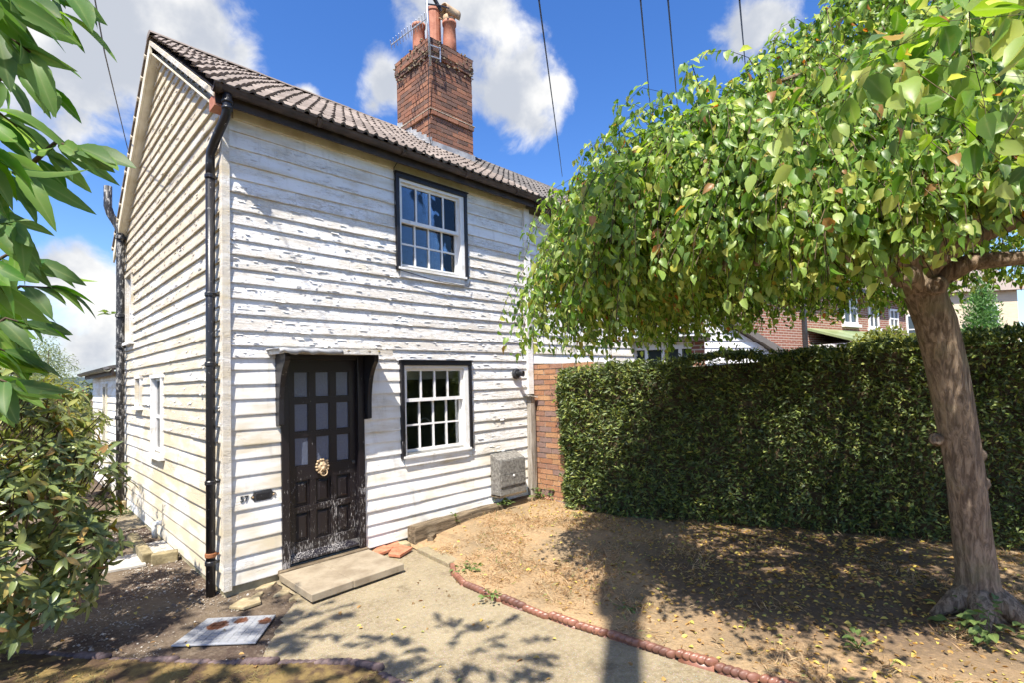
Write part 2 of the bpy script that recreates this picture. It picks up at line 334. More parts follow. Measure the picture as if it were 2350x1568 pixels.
def thing(name, loc, label, cat, group=None):
    o = bpy.data.objects.new(name, None); COL.objects.link(o); o.location = loc; o.empty_display_size = .1; WT[o.name] = Vector(loc)
    return tag(o, label, cat, group)
def npmesh(name, V, F, mat, tints=None, smooth=True, midv=None):
    me = bpy.data.meshes.new(name); V = np.asarray(V, np.float32); F = np.asarray(F, np.int32); k = F.shape[1]
    me.vertices.add(len(V)); me.vertices.foreach_set('co', V.ravel()); me.loops.add(F.size); me.loops.foreach_set('vertex_index', F.ravel())
    me.polygons.add(len(F)); me.polygons.foreach_set('loop_start', np.arange(0, F.size, k, dtype=np.int32))
    me.update(calc_edges=True)
    if smooth: me.polygons.foreach_set('use_smooth', np.ones(len(F), bool))
    if tints is not None: a = me.attributes.new('tint', 'FLOAT', 'POINT'); a.data.foreach_set('value', np.asarray(tints, np.float32))
    if midv is not None: a = me.attributes.new('mid', 'FLOAT', 'POINT'); a.data.foreach_set('value', np.asarray(midv, np.float32))
    me.materials.append(mat); me.validate(); return me
# leaf templates: x along the leaf (0..1), y across, z up. rows of (left, mid, right)
def leaf_template(wid, rows, fold=.25, droop=.3, serr=0., tip=1.):
    V = []; F = []
    for i in range(rows + 1):
        t = i / rows; w = wid * (math.sin(math.pi * min(1, t ** tip)) ** .8 if 0 < t < 1 else .02); w *= 1 + serr * (1 if i % 2 else -1)
        z = -droop * t * t; V += [(t, w, z + fold * w), (t, 0, z), (t, -w, z + fold * w)]
    for i in range(rows):
        b = i * 3; F += [(b, b + 3, b + 4, b + 1), (b + 1, b + 4, b + 5, b + 2)]
    return np.array(V), np.array(F)
def frames(dirs, nrm):
    d = dirs / np.linalg.norm(dirs, axis=1, keepdims=True); s = np.cross(nrm, d); s /= np.linalg.norm(s, axis=1, keepdims=True) + 1e-9; u = np.cross(d, s)
    return d, s, u
def scatter(tpl, pos, dirs, nrm, size):
    V, F = tpl; d, s, u = frames(dirs, nrm); n = len(pos)
    P = pos[:, None, :] + size[:, None, None] * (V[None, :, 0:1] * d[:, None, :] + V[None, :, 1:2] * s[:, None, :] + V[None, :, 2:3] * u[:, None, :])
    FF = (F[None] + (np.arange(n) * len(V))[:, None, None]).reshape(-1, F.shape[1])
    return P.reshape(-1, 3), FF
def leaf_objects(name, tpls, mat, pos, dirs, nrm, size, parent):
    mes = [npmesh(name, t[0], t[1], mat, midv=(np.arange(len(t[0])) % 3 == 1)) for t in tpls]; d, s, u = frames(dirs, nrm)
    for i in range(len(pos)):
        o = bpy.data.objects.new(name, mes[i % len(mes)]); COL.objects.link(o)
        m = Matrix.Identity(4); k = float(size[i])
        for r in range(3): m[r][0] = d[i][r] * k; m[r][1] = s[i][r] * k; m[r][2] = u[i][r] * k; m[r][3] = pos[i][r]
        o.matrix_basis = m; par(o, parent)
def foliage(thing_o, tpls, obj_tpls, mat, pos, dirs, nrm, size, n_obj=300, name='leaf', mass='foliage'):
    pos, dirs, nrm, size = (np.asarray(a, float) for a in (pos, dirs, nrm, size))
    c = np.array(CAM); rel = pos - c; dep = rel @ np.array(FWD); lat = rel @ np.array(RIGHT); up = rel @ np.array(UP)
    vis = (dep > .25) & (np.abs(lat / dep) < 1.02) & (up / dep < .72) & (up / dep > -.64)
    score = np.where(vis, size / np.linalg.norm(rel, axis=1), 0); order = np.argsort(-score)
    pick = order[:n_obj]; pick = pick[score[pick] > 0]; rest = np.setdiff1d(np.arange(len(pos)), pick)
    if len(pick): leaf_objects(name, obj_tpls, mat, pos[pick], dirs[pick], nrm[pick], size[pick], thing_o)
    if len(rest):
        V, F = scatter(tpls[0], pos[rest], dirs[rest], nrm[rest], size[rest]); t = np.repeat(rng.random(len(rest)), len(tpls[0][0]))
        o = obj(mass, npmesh(mass, V, F, mat, t, midv=(np.arange(len(V)) % 3 == 1)), thing_o); o['kind'] = 'stuff'
def unit(a): return a / (np.linalg.norm(a, axis=-1, keepdims=True) + 1e-9)
def fbm(v): return mnoise.fractal(v, 1., 2., 4)
def sst(x, a, b): t = max(0, min(1, (x - a) / (b - a))); return t * t * (3 - 2 * t)
# ------------------------------------------------------------------ ground, path, lawns
def zl(x, y): return .0 + .10 * sst(y, -2.6, -.3) * sst(x, 1.7, 2.8)
def grid_mesh(xs, ys, fz, name, mat, fx=None):
    V = [((fx(i, y) if fx else x), y, 0) for y in ys for i, x in enumerate(xs)]
    V = [(x, y, fz(x, y)) for x, y, _ in V]; n = len(xs)
    F = [(j * n + i, j * n + i + 1, (j + 1) * n + i + 1, (j + 1) * n + i) for j in range(len(ys) - 1) for i in range(n - 1)]
    me = bpy.data.meshes.new(name); me.from_pydata(V, [], F); me.materials.append(mat); me.polygons.foreach_set('use_smooth', [True] * len(F)); return me
def zg(x, y):
    z = -.06 + .012 * mnoise.noise(Vector((x * 2, y * 2, 0)))
    fall = max(0, y - 10.5) * .14 if x < 12 else 0
    z -= min(fall, 14) * sst(12 - x, 0, 9); z += .3 * sst(x, 7, 12) * (1 if y < 20 else 0)
    return z
ax = sorted(set([round(v, 3) for v in np.concatenate([np.arange(-4, 8, .3), [-3500, -1500, -600, -250, -110, -50, -25, -12, -7, 10, 14, 20, 30, 60, 120, 300, 800, 2000, 3500]])]))
ay = sorted(set([round(v, 3) for v in np.concatenate([np.arange(-7, 12, .3), [-3500, -900, -200, -60, -20, -10, 14, 18, 25, 40, 70, 110, 200, 400, 900, 2000, 3500]])]))
tag(obj('ground', grid_mesh(ax, ay, zg, 'ground', soil_m)), 'dark gritty soil running along the side of the cottage', kind='structure')
V = []; F = []
for i in range(61):
    a = R(35 + i * 2.0); d = 2600; h = 62 + 16 * mnoise.noise(Vector((i * .3, 0, 0))) + 6 * mnoise.noise(Vector((i * 1.3, 5, 0)))
    c, s_ = math.cos(a), math.sin(a); V += [(c * d, s_ * d, -40), (c * d * 1.05, s_ * d * 1.05, h), (c * d * 1.3, s_ * d * 1.3, -40)]
for i in range(60): b = i * 3; F += [(b, b + 1, b + 4, b + 3), (b + 1, b + 2, b + 5, b + 4)]
m = bpy.data.meshes.new('hills'); m.from_pydata(V, [], F); m.materials.append(simple('haze_tinted_wooded_hill', (.035, .06, .075), (.06, .085, .095), .01, .95, 0)); tag(obj('hills', m), 'low wooded hills on the far horizon, tinted haze blue', kind='structure')  # no haze volume: the blue of distance is painted into the hill colour
EY = [-7, -4.4, -3.9, -3.3, -2.95, -2.6, -2.17, -1.83, -1.55, -1.37, -1.2, -1.05, -.6, -.2, .2]; EX = [2.3, 1.86, 1.73, 1.64, 1.61, 1.56, 1.52, 1.5, 1.505, 1.53, 1.60, 1.72, 1.76, 1.8, 1.8]
def edge(y): return float(np.interp(y, EY, EX))
LE = [(-1.6, .45), (-1.4, .15), (-1.214, -.08), (-1.03, -.36), (-.785, -.69), (-.546, -.99), (-.35, -1.235), (-.11, -1.5), (.12, -1.75), (.25, -1.92), (.29, -2.17), (.29, -2.45), (.29, -3.1)]
P_ = [(edge(y) + .01, y) for y in np.arange(-6.5, .05, .25)] + [(.42, .02)] + [(lambda a, b, t, k: (a[0] + (b[0] - a[0]) * t + .05 * mnoise.noise(Vector((k * .9, 3, 0))) + .03 * mnoise.noise(Vector((k * 2.7, 8, 0))), a[1] + (b[1] - a[1]) * t + .05 * mnoise.noise(Vector((k * .9, 30, 0)))))(a, b, j / 6, i * 6 + j) for i, (a, b) in enumerate(zip([(.40, -.1), (.40, -.55), (.18, -.82), (.0, -1.08)], [(.40, -.55), (.18, -.82), (.0, -1.08), (-.2, -1.38)])) for j in range(6)] + LE[7:] + [(.2, -6.5)]
pm = MB(); pm.v = [(x, y, -.042) for x, y in P_]; pm.f = [tuple(range(len(P_)))]
tag(pm.build('path', path_m), 'tan concrete path leading up to the black door', kind='structure')
us = np.concatenate([np.linspace(0, .35, 40), np.linspace(.37, 1, 25)])
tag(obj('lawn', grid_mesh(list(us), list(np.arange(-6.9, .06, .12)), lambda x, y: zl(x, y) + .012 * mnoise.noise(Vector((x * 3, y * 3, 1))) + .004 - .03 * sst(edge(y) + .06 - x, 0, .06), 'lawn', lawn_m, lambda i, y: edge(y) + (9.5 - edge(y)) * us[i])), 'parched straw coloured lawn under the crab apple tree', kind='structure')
bm = MB(); bp = LE + [(.25, -6.4), (-6, -6.4), (-6, 1.2)]; bm.v = [(x, y, -.038) for x, y in bp]; bm.f = [tuple(range(len(bp)))]
tag(bm.build('front_bed', material('mossy_bed_earth', lambda n: pbsdf(n, n.mix(n.ss(n.noise(worldp(n), 5., 6, .7), .4, .62), (.085, .055, .035), (.22, .155, .06)), .95, n.noise(worldp(n), 30., 6), .9, .012, spec=.1))), 'brown mossy bed in front of the rope edged path', kind='structure')
# rope topped edging
def rope_mesh(mat):
    b = MB(); n = 41; L = .228
    pts = [(i / (n - 1) * L, 0, .022) for i in range(n)]; b.tube(pts, [.021 + .017 * abs(math.sin(math.pi * (i / (n - 1)) * 5)) ** .7 for i in range(n)], 10)
    b.v = [(x + .7 * y, y * 1.0, z) for x, y, z in b.v]; b.box(.004, L - .004, -.014, .014, -.09, .0); return b.mesh('edging_tile', mat, True)
def edging(name, pts, label, meshes, z, sc=.78):
    t = thing(name, (*pts[0], z), label, 'edging'); pts = [Vector(p) for p in pts]; i = 0; acc = 0; pos = pts[0].copy(); k = 0
    cum = [0]
    for a, b in zip(pts, pts[1:]): cum.append(cum[-1] + (b - a).length)
    def P(s): j = min(max(0, int(np.searchsorted(cum, s) - 1)), len(pts) - 2); f = (s - cum[j]) / (cum[j + 1] - cum[j]); return pts[j].lerp(pts[j + 1], f)
    s = 0
    while s + .23 < cum[-1]:
        a, b = P(s), P(s + .23); d = b - a
        e_ = obj('edging_tile', meshes[k % len(meshes)], t, (a.x, a.y, z + random.uniform(-.016, .010)), (random.uniform(-.25, .25), random.uniform(-.07, .07), math.atan2(d.y, d.x) + random.uniform(-.07, .07))); e_.scale = (1, sc, sc); s += .238 + random.random() * .022; k += 1
    return t
rm1, rm2, rm3 = rope_mesh(ropeclay), rope_mesh(ropedark), rope_mesh(simple('sooty_brown_clay', (.10, .045, .032), (.22, .10, .068), 9., .5, .4, .004))
edging('rope_edging', [(edge(y) - .005, y) for y in np.arange(-1.02, -5.6, -.06)], 'red clay rope topped edging between concrete path and dry lawn', [rm1, rm1, rm3, rm1, rm3, rm1, rm1], -.022)
edging('rope_edging', LE, 'dirty purple rope topped edging in front of the manhole cover', [rm2, rm2, rope_mesh(ropedark)], -.058, .75)
edging('rope_edging', [(4.0, -.18), (3.98, -.62), (4.0, -1.3)], 'short red rope edging at the foot of the brick wall', [rm1, rm2], .09)
# ------------------------------------------------------------------ cottage
ct = thing('cottage', (2, 2.6, 0), 'two storey cottage clad in peeling white weatherboards with brick chimney', 'house')
def wall_core(name, u0, u1, z0, z1, holes, box, mat, parent):
    us_ = sorted({u0, u1, *[h[0] for h in holes], *[h[1] for h in holes]}); zs_ = sorted({z0, z1, *[h[2] for h in holes], *[h[3] for h in holes]}); b = MB()
    for a, c in zip(us_, us_[1:]):
        for d, e in zip(zs_, zs_[1:]):
            if not any(h[0] <= a and c <= h[1] and h[2] <= d and e <= h[3] for h in holes): box(b, a, c, d, e)
    return b.build(name, mat, parent)
W1 = (1.78, 2.85, 3.11, 4.24); W2 = (1.80, 2.86, .92, 2.04); DR = (.47, 1.34, .02, 2.10)
fw = wall_core('front_wall', 0, 4.0, -.06, 4.42, [(1.84, 2.79, 3.17, 4.18), (1.86, 2.80, .98, 1.98), (.53, 1.28, .06, 2.05)], lambda b, a, c, d, e: b.box(a, c, .004, .12, d, e), dark_in, ct)
SO = [(2.33, 2.95, .98, 1.97), (3.62, 4.03, 1.56, 1.99), (4.3, 4.85, 2.53, 3.6)]
sw = wall_core('side_wall', .12, 5.2, -.1, 4.2, [(a + .03, b - .03, c + .03, d - .03) for a, b, c, d in SO], lambda b, a, c, d, e: b.box(.004, .12, a, c, d, e), dark_in, ct)
MB().prism([(.006, .12, 4.2), (.006, 5.2, 4.2), (.006, 2.5, 6.08)], (.11, 0, 0)).build('gable_core', dark_in, ct)
MB().box(.12, 4.0, 5.08, 5.2, -.1, 4.15).box(3.9, 4.0, .12, 5.08, -.1, 4.4).box(.12, 3.9, .12, 5.08, 2.35, 2.5).box(.12, 3.9, .12, 5.08, 4.25, 4.35).box(.12, 3.9, .12, 5.08, -.1, .0).build('inner_walls', dark_in, ct)
MB().box(-.012, 4.0, .002, .11, -.11, .03).box(-.014, .1, .115, 5.2, -.14, .02).build('plinth', plinth, ct)
def board(wall, side, u, zb, zt, peel, yel, thick=.02, seed=0, name='weatherboard', mat=None, off=0., tilt=0.):
    # u = (start at bottom, end at bottom, start at top, end at top)
    b = MB(); L = max(u[1] - u[0], u[3] - u[2]); n = max(2, int(L / .1)); k = seed * 3.7
    for i in range(n + 1):
        f = i / n; ub = u[0] + (u[1] - u[0]) * f; ut = u[2] + (u[3] - u[2]) * f
        w = .004 * mnoise.noise(Vector((ub * .7, k, 0))) + (.0008 + .0022 * peel) * mnoise.noise(Vector((ub * 9, k, 3))) + tilt * (f - .5)
        o = .006 + .004 * mnoise.noise(Vector((ub * 1.3, k, 9))) + off; ot = thick + o + .0015 * peel * mnoise.noise(Vector((ub * 5, k, 14)))
        for uu, d, z in ((ub, o - .004, zb + w + .002), (ub, ot, zb + w), (ub, ot + .0005, zb + w + .008), (ut, o + .001, zt + w * .3), (ut, o - .004, zt + w * .3)):
            b.v.append((uu, -d, z) if not side else (-d, uu, z))
    for i in range(n):
        for j in range(4):
            q = (i * 5 + j, (i + 1) * 5 + j, (i + 1) * 5 + j + 1, i * 5 + j + 1); b.f.append(q if not side else q[::-1])
    b.f.append(tuple(range(5))); b.f.append(tuple(range(n * 5 + 4, n * 5 - 1, -1)))
    return b.build(name, mat or paint, wall, color=(max(0, min(1, peel)), max(0, min(1, yel)), random.random()))
ROWS = [.025, .15, .267, .406, .538, .678, .834, .983, 1.137, 1.258, 1.395, 1.534, 1.677, 1.812, 1.947, 2.055, 2.171, 2.317, 2.467, 2.608, 2.75, 2.885, 3.015, 3.15, 3.295, 3.43, 3.586, 3.721, 3.863, 4.009, 4.156, 4.31]
flk = []
def rows_with_openings(wall, side, rows, u0, u1, ops, fpeel, fyel, fthick, limits=None, splits=True):
    for i in range(len(rows) - 1):
        zb, zt = rows[i], rows[i + 1]; cuts = {u0, u1}
        for o in ops:
            if o[2] < zt - .004 and o[3] > zb + .004: cuts |= {o[0], o[1]}
        a0, a1 = u0, u1
        cuts = sorted(cuts); segs = []
        for a, c in zip(cuts, cuts[1:]):
            lo, hi = zb, zt + .02
            for o in ops:
                if o[0] <= a + .001 and c <= o[1] + .001 and o[2] < zt - .004 and o[3] > zb + .004:
                    if o[2] > zb and o[3] >= zt: hi = o[2]
                    elif o[3] < zt and o[2] <= zb: lo = o[3]
                    else: hi = lo
            if hi - lo > .025: segs.append((a, c, lo, hi))
        out = []
        for a, c, lo, hi in segs:
            if splits and c - a > 1.6 and lo == zb and random.random() < .55:
                j = random.uniform(a + .5, c - .5); out += [(a, j - .001, lo, hi), (j + .001, c, lo, hi)]
            else: out.append((a, c, lo, hi))
        for a, c, lo, hi in out:
            um, zm_ = (a + c) / 2, (lo + hi) / 2; ub = (a, c, a, c)
            if limits:
                l0, l1 = limits(lo); t0, t1 = limits(hi); ub = (max(a, l0), min(c, l1), max(a, t0), min(c, t1))
                if ub[1] - ub[0] < .06 or ub[3] - ub[2] < .0: continue
            p = fpeel(um, zm_) + random.uniform(-.12, .12); th = fthick(um, zm_) * random.uniform(.85, 1.15)
            board(wall, side, ub, lo, hi, p, fyel(um, zm_) + random.uniform(-.2, .2), th, random.random() * 100, tilt=random.uniform(-.004, .004))
            for _ in range(int(max(0, p - .25) * 20 * (ub[1] - ub[0]))):
                flk.append((random.uniform(ub[0], ub[1]), lo + (hi - lo) * random.uniform(.03, .7), lo, hi, th, side))
rows_with_openings(fw, False, ROWS, .032, 3.93, [W1, W2, DR],
    lambda u, z: (.95 if 2.1 < z < 3.75 else .40 if z >= 3.75 else (.62 if u > 2.86 and z > .8 else .08)), lambda u, z: (.32 if z < 2.05 and u < .47 else .05), lambda u, z: .021 if z > 2.1 else (.018 if u > 1.3 else .015))
SROWS = [-.006, .14, .298, .461, .63, .796, .968, 1.125, 1.293, 1.438, 1.581, 1.727, 1.862, 1.989, 2.111, 2.266, 2.405, 2.538, 2.672, 2.8, 2.946, 3.103] + [3.103 + .147 * i for i in range(1, 21)]
def lim(z): return (max(.02, (z - 4.42) / .667), min(5.2, 5.35 - (z - 4.03) / .744))
rows_with_openings(sw, True, SROWS, .02, 5.2, SO, lambda u, z: .2 if z < 1.3 else .85 if z < 3.4 else .7, lambda u, z: .5 if z < 1.3 else .6 if z < 3.2 else .95, lambda u, z: .02 if z < 1.3 else .026, lim)
V = []; Fq = []
for u, z, lo, hi, th, side in flk:
    w = .005 + .045 * random.random() ** 2.2; h = .003 + .018 * random.random() ** 1.6; cu = random.uniform(.003, .010); f = (z - lo) / (hi - lo); d = .0085 + th * (1 - f); b = len(V); sk = random.uniform(-.01, .01)
    for r_, (dz_, dd) in enumerate(((0, .0), (-h * .6, cu * .5), (-h * .8, cu))):
        for k in (-1, 0, 1):
            uu = u + k * w + r_ * sk; q = d + th * (-dz_) / (hi - lo) + dd + (.003 if k else 0) * random.random()
            V.append((uu, -q, z + dz_ * random.uniform(.7, 1.2)) if not side else (-q, uu, z + dz_))
    Fq += [(b, b + 1, b + 4, b + 3), (b + 1, b + 2, b + 5, b + 4), (b + 3, b + 4, b + 7, b + 6), (b + 4, b + 5, b + 8, b + 7)]
o = obj('paint_flakes', npmesh('paint_flakes', V, Fq, flake_m, smooth=False), ct); o['kind'] = 'stuff'
MB().box(-.034, .030, -.042, -.002, .0, 4.36).box(-.034, -.004, -.001, .035, .0, 4.40).build('corner_board', paint, ct, color=(.75, .45, .2))
MB().box(.064, 3.98, -.04, .004, 4.27, 4.36).build('frieze_board', creamp, ct)
# sash windows
def sash_window(x0, x1, z0, z1, zm, label):
    o = MB().box(x0, x1, -.055, -.012, z1 - .05, z1).box(x0, x0 + .045, -.052, -.012, z0, z1 - .05).box(x1 - .048, x1, -.052, -.012, z0 + .01, z1 - .05).box(x0 - .015, x1 + .015, -.07, -.012, z1, z1 + .014).build('window', black, ct, bevel=.004); o['label'] = label
    a, c = x0 + .045, x1 - .048
    MB().box(a, a + .03, -.03, .1, z0 + .03, z1 - .05).box(c - .065, c, -.034, .1, z0 + .03, z1 - .05).box(a + .03, c - .065, -.03, .1, z1 - .085, z1 - .05).build('jamb', white, o)
    MB().box(a - .03, c + .01, -.062, .1, z0 + .005, z0 + .03).box(a + .005, c - .02, -.04, -.02, z0 - .085, z0 + .004).build('sill', paint, o, color=(.3, .1, 0))
    a += .03; c -= .065
    def sash(nm, zb, zt, y, rows, bot):
        b = MB(); st = .034; b.box(a, a + st, y, y + .035, zb, zt).box(c - st, c, y, y + .035, zb, zt).box(a + st, c - st, y - .001, y + .036, zb, zb + bot).box(a + st, c - st, y, y + .035, zt - st * .9, zt)
        w = (c - a - 2 * st) / 4; hh = (zt - st * .9 - zb - bot) / rows
        for k in range(1, 4): b.box(a + st + k * w - .011, a + st + k * w + .011, y + .003, y + .03, zb + bot, zt - st * .9)
        for k in range(1, rows): b.box(a + st, c - st, y + .005, y + .028, zb + bot + k * hh - .010, zb + bot + k * hh + .010)
        b.build(nm, white, o)
        for r_ in range(rows):
            for k in range(4):
                p = Matrix.Rotation(random.uniform(-.012, .012), 3, 'X') @ Matrix.Rotation(random.uniform(-.012, .012), 3, 'Z')
                MB().box(-w / 2, w / 2, -.0015, .0015, -hh / 2, hh / 2, p, (a + st + (k + .5) * w, y + .018, zb + bot + (r_ + .5) * hh)).build('pane', glass, o)
    sash('upper_sash', zm, z1 - .085, .004, 1, .04); sash('lower_sash', z0 + .03, zm + .035, .045, 2, .06)
    return o
sash_window(*W1, 3.685, 'upstairs sash window with flaking black surround')
sash_window(*W2, 1.565, 'ground floor sash window with flaking black surround')
for y0, y1, z0, z1 in SO:
    o = MB().box(-.05, -.004, y0, y0 + .04, z0, z1).box(-.05, -.004, y1 - .04, y1, z0, z1).box(-.055, -.004, y0 - .02, y1 + .02, z1 - .035, z1 + .012).build('window', paint if y0 != 2.33 else white, ct, color=(.6, .4, 0))
    MB().box(.0, .04, y0 + .03, y0 + .075, z0 + .03, z1 - .03).box(.0, .04, y1 - .075, y1 - .03, z0 + .03, z1 - .03).box(.0, .042, y0 + .075, y1 - .075, z0 + .45 * (z1 - z0), z0 + .45 * (z1 - z0) + .04).box(0, .04, y0 + .075, y1 - .075, z1 - .07, z1 - .03).box(0, .04, y0 + .075, y1 - .075, z0 + .03, z0 + .07).build('sash', white, o)
    MB().box(.018, .022, y0 + .07, y1 - .07, z0 + .05, z1 - .05).build('pane', glass, o)
    MB().box(-.085, .0, y0 - .04, y1 + .04, z0 - .045, z0 - .002).build('sill', white, o)
# door
df = MB().box(.47, .545, -.04, .09, .02, 2.10).box(1.265, 1.34, -.04, .09, .02, 2.10).box(.545, 1.265, -.038, .09, 2.045, 2.10).build('door_frame', blackdoor, ct, bevel=.006)
MB().box(.43, 1.35, -.085, .1, .0, .055).build('threshold', timber, df, bevel=.008)
dx = lambda f: .547 + f * .716
cols = [(dx(.085), dx(.30)), (dx(.385), dx(.605)), (dx(.69), dx(.905))]; zr = [(1.665, 1.93), (1.325, 1.615), (.99, 1.28)]; pr = [(.60, .855), (.255, .545)]
def grid_frame(y0, y1):
    b = MB(); allr = sorted(zr + pr); xs_ = [dx(0)] + [v for c in cols for v in c] + [dx(1)]; z_prev = .075
    for lo, hi in allr:
        b.box(dx(0), dx(1), y0, y1, z_prev, lo)
        for i in range(0, 8, 2): b.box(xs_[i], xs_[i + 1], y0 + (.003 if 0 < i < 6 else .0), y1, lo, hi)
        z_prev = hi
    b.box(dx(0), dx(1), y0, y1, z_prev, 2.045); return b
dr = grid_frame(.018, .06).build('door', blackdoor, ct); dr['label'] = 'worn black panelled door with nine obscured panes'
for a, c in cols:
    for lo, hi in zr:
        MB().box(a, c, .034, .040, lo, hi).build('pane', obscured, dr)
        MB().box(a, a + .012, .024, .0335, lo, hi).box(c - .012, c, .024, .0335, lo, hi).box(a + .012, c - .012, .024, .0335, lo, lo + .012).box(a + .012, c - .012, .024, .0335, hi - .012, hi).build('pane_bead', blackdoor, dr)
    for lo, hi in pr:
        p = MB().box(a, c, .040, .052, lo, hi); b = len(p.v); i0, i1 = .018, .045
        p.v += [(a + i0, .0395, lo + i0), (c - i0, .0395, lo + i0), (c - i0, .0395, hi - i0), (a + i0, .0395, hi - i0), (a + i1, .026, lo + i1), (c - i1, .026, lo + i1), (c - i1, .026, hi - i1), (a + i1, .026, hi - i1)]
        p.f += [(b, b + 1, b + 5, b + 4), (b + 1, b + 2, b + 6, b + 5), (b + 2, b + 3, b + 7, b + 6), (b + 3, b, b + 4, b + 7), (b + 4, b + 5, b + 6, b + 7)]; p.build('panel', panel_m, dr)
MB().prism([(dx(0), .018, .16), (dx(0), -.035, .11), (dx(0), -.035, .09), (dx(0), .018, .085)], (.716, 0, 0)).build('weather_bar', blackdoor, dr)
kx, kz = dx(.47), .945                                    # lion head knocker
kb = MB().lathe((kx, .018, kz + .02), [(.058, 0), (.062, .012), (.050, .026), (.030, .040), (.012, .044)], 18, (0, -1, 0))
for i in range(14):
    a = 2 * math.pi * i / 14; kb.lathe((kx + .056 * math.cos(a), .012, kz + .02 + .064 * math.sin(a)), [(.010, 0), (.016, .010), (.010, .024), (.002, .028)], 7, (math.cos(a) * .3, -1, math.sin(a) * .3))
kb.lathe((kx, -.018, kz + .002), [(.024, 0), (.024, .014), (.014, .024)], 10, (0, -1, -.2)).lathe((kx, -.02, kz + .018), [(.010, 0), (.009, .02)], 8, (0, -1, 0))
for s_ in (-1, 1): kb.lathe((kx + s_ * .02, -.016, kz + .038), [(.011, 0), (.010, .008), (.003, .012)], 8, (0, -1, 0)); kb.lathe((kx + s_ * .045, -.0, kz + .072), [(.014, 0), (.012, .018), (.003, .022)], 8, (s_ * .4, -1, .5))
kb.build('knocker', brass, dr, True)['label'] = 'pale brass lion head knocker with ring'
MB().tube([(kx + .036 * math.sin(a), -.035 - .006 * math.cos(a), kz - .034 - .034 * math.cos(a)) for a in np.linspace(-2.7, 2.7, 18)], .0065, 7).build('knocker_ring', brass, dr, True)
MB().lathe((dx(.955), .018, .965), [(.020, 0), (.020, .008), (.012, .012)], 12, (0, -1, 0)).build('lock', darkmet, dr)
# canopy over the door
cn = MB().box(.38, 1.49, -.325, -.01, 2.095, 2.12).build('door_canopy', greywood, ct)
MB().box(.365, .385, -.33, -.01, 2.085, 2.125).box(.90, 1.51, -.348, -.326, 2.085, 2.135).box(.385, .90, -.342, -.326, 2.092, 2.128).build('canopy_edge', paint, cn, color=(1, .3, 0))
lb = MB(); n = 12
for i in range(n + 1):
    x = .34 + .60 * i / n
    for y, z in ((-.005, 2.160), (-.03, 2.132), (-.2, 2.126), (-.345, 2.13), (-.357, 2.112), (-.352, 2.085 + .012 * math.sin(i * 1.7))): lb.v.append((x + .01 * math.sin(i + y * 9), y, z + .006 * math.sin(i * 2.1 + y * 20)))
lb.f = [(i * 6 + j, (i + 1) * 6 + j, (i + 1) * 6 + j + 1, i * 6 + j + 1) for i in range(n) for j in range(5)]
o = lb.build('lead_sheet', lead, cn, True); sm = o.modifiers.new('s', 'SOLIDIFY'); sm.thickness = .003
mo = MB()
for i in range(26): x = random.uniform(.95, 1.5); mo.lathe((x, -.325 + random.uniform(-.01, .2), 2.119), [(random.uniform(.012, .03), 0), (.012, .012), (.003, .016)], 7)
mo.build('moss', simple('orange_moss', (.20, .12, .03), (.30, .22, .05), 20., .95), cn)
for x in (.425, 1.345):
    pf = [(-.004, 2.094), (-.255, 2.094), (-.262, 2.06), (-.25, 2.02), (-.20, 1.96), (-.155, 1.88), (-.125, 1.78), (-.105, 1.66), (-.10, 1.55), (-.098, 1.42), (-.004, 1.405)]
    MB().prism([(x, y, z) for y, z in pf], (.05, 0, 0)).build('canopy_bracket', black, ct, bevel=.005)
# letter plate and number
lp = MB().prism([(.195, -.024, .775), (.215, -.024, .795), (.225, -.024, .822), (.375, -.024, .828), (.392, -.024, .80), (.42, -.024, .785), (.392, -.024, .765), (.375, -.024, .738), (.225, -.024, .732), (.215, -.024, .755)], (0, .012, 0)).build('letter_plate', darkmet, ct, bevel=.002)
MB().box(.240, .360, -.029, -.0243, .755, .805).build('flap', iron, lp, bevel=.003)
for x in (.214, .398): MB().lathe((x, -.024, .776), [(.010, 0), (.008, .006), (.002, .008)], 10, (0, -1, 0)).build('screw', brass, lp)
cu = bpy.data.curves.new('t', 'FONT'); cu.body = '57'; cu.size = .072; cu.extrude = .003; cu.offset = .0012
to = bpy.data.objects.new('t', cu); COL.objects.link(to); bpy.context.view_layer.update(); me = bpy.data.meshes.new_from_object(to.evaluated_get(bpy.context.evaluated_depsgraph_get())); bpy.data.objects.remove(to)
me.materials.clear(); me.materials.append(darkmet); obj('house_number', me, ct, (.105, -.024, .752), (R(84), 0, 0))
# roof
AN = math.atan(.667); G = .295
def tile_mesh(mat, flat=False):
    b = MB(); n = 17; w = .254; prof = []
    for i in range(n): x = w * i / (n - 1); prof.append((x, 0 if flat else .030 * (max(0, math.cos(2 * math.pi * (x / w * 2 - .5))) ** 1.3)))
    for y, zo in ((0, .036), (.37, .0)):
        for x, z in prof: b.v.append((x, y, z + zo))
    for x, z in prof: b.v.append((x, .002, z + .008))
    b.f = [(i, i + 1, n + i + 1, n + i) for i in range(n - 1)] + [(2 * n + i, 2 * n + i + 1, i + 1, i) for i in range(n - 1)]
    return b.mesh('roof_tile', mat, False)
CH = (3.455, 4.35, 1.5, 2.47)
def slope_tiles(parent, mesh, x0, nx, skip=None):
    for j in range(11):
        for i in range(nx):
            x = x0 + i * .249; y = -.235 + j * G * math.cos(AN); z = 4.425 + j * G * math.sin(AN) + .04 * math.sin(x * .9 + j * .4) * .35
            if skip and skip(x + .125, y + .12): continue
            obj('roof_tile', mesh, parent, (x + random.uniform(-.004, .004), y + random.uniform(-.006, .006), z + random.uniform(-.003, .004)), (AN + random.uniform(-.012, .012), random.uniform(-.012, .012), random.uniform(-.012, .012)))
inch = lambda x, y: CH[0] + .03 < x < CH[1] - .03 and y > CH[2] - .02
tm = tile_mesh(tile)
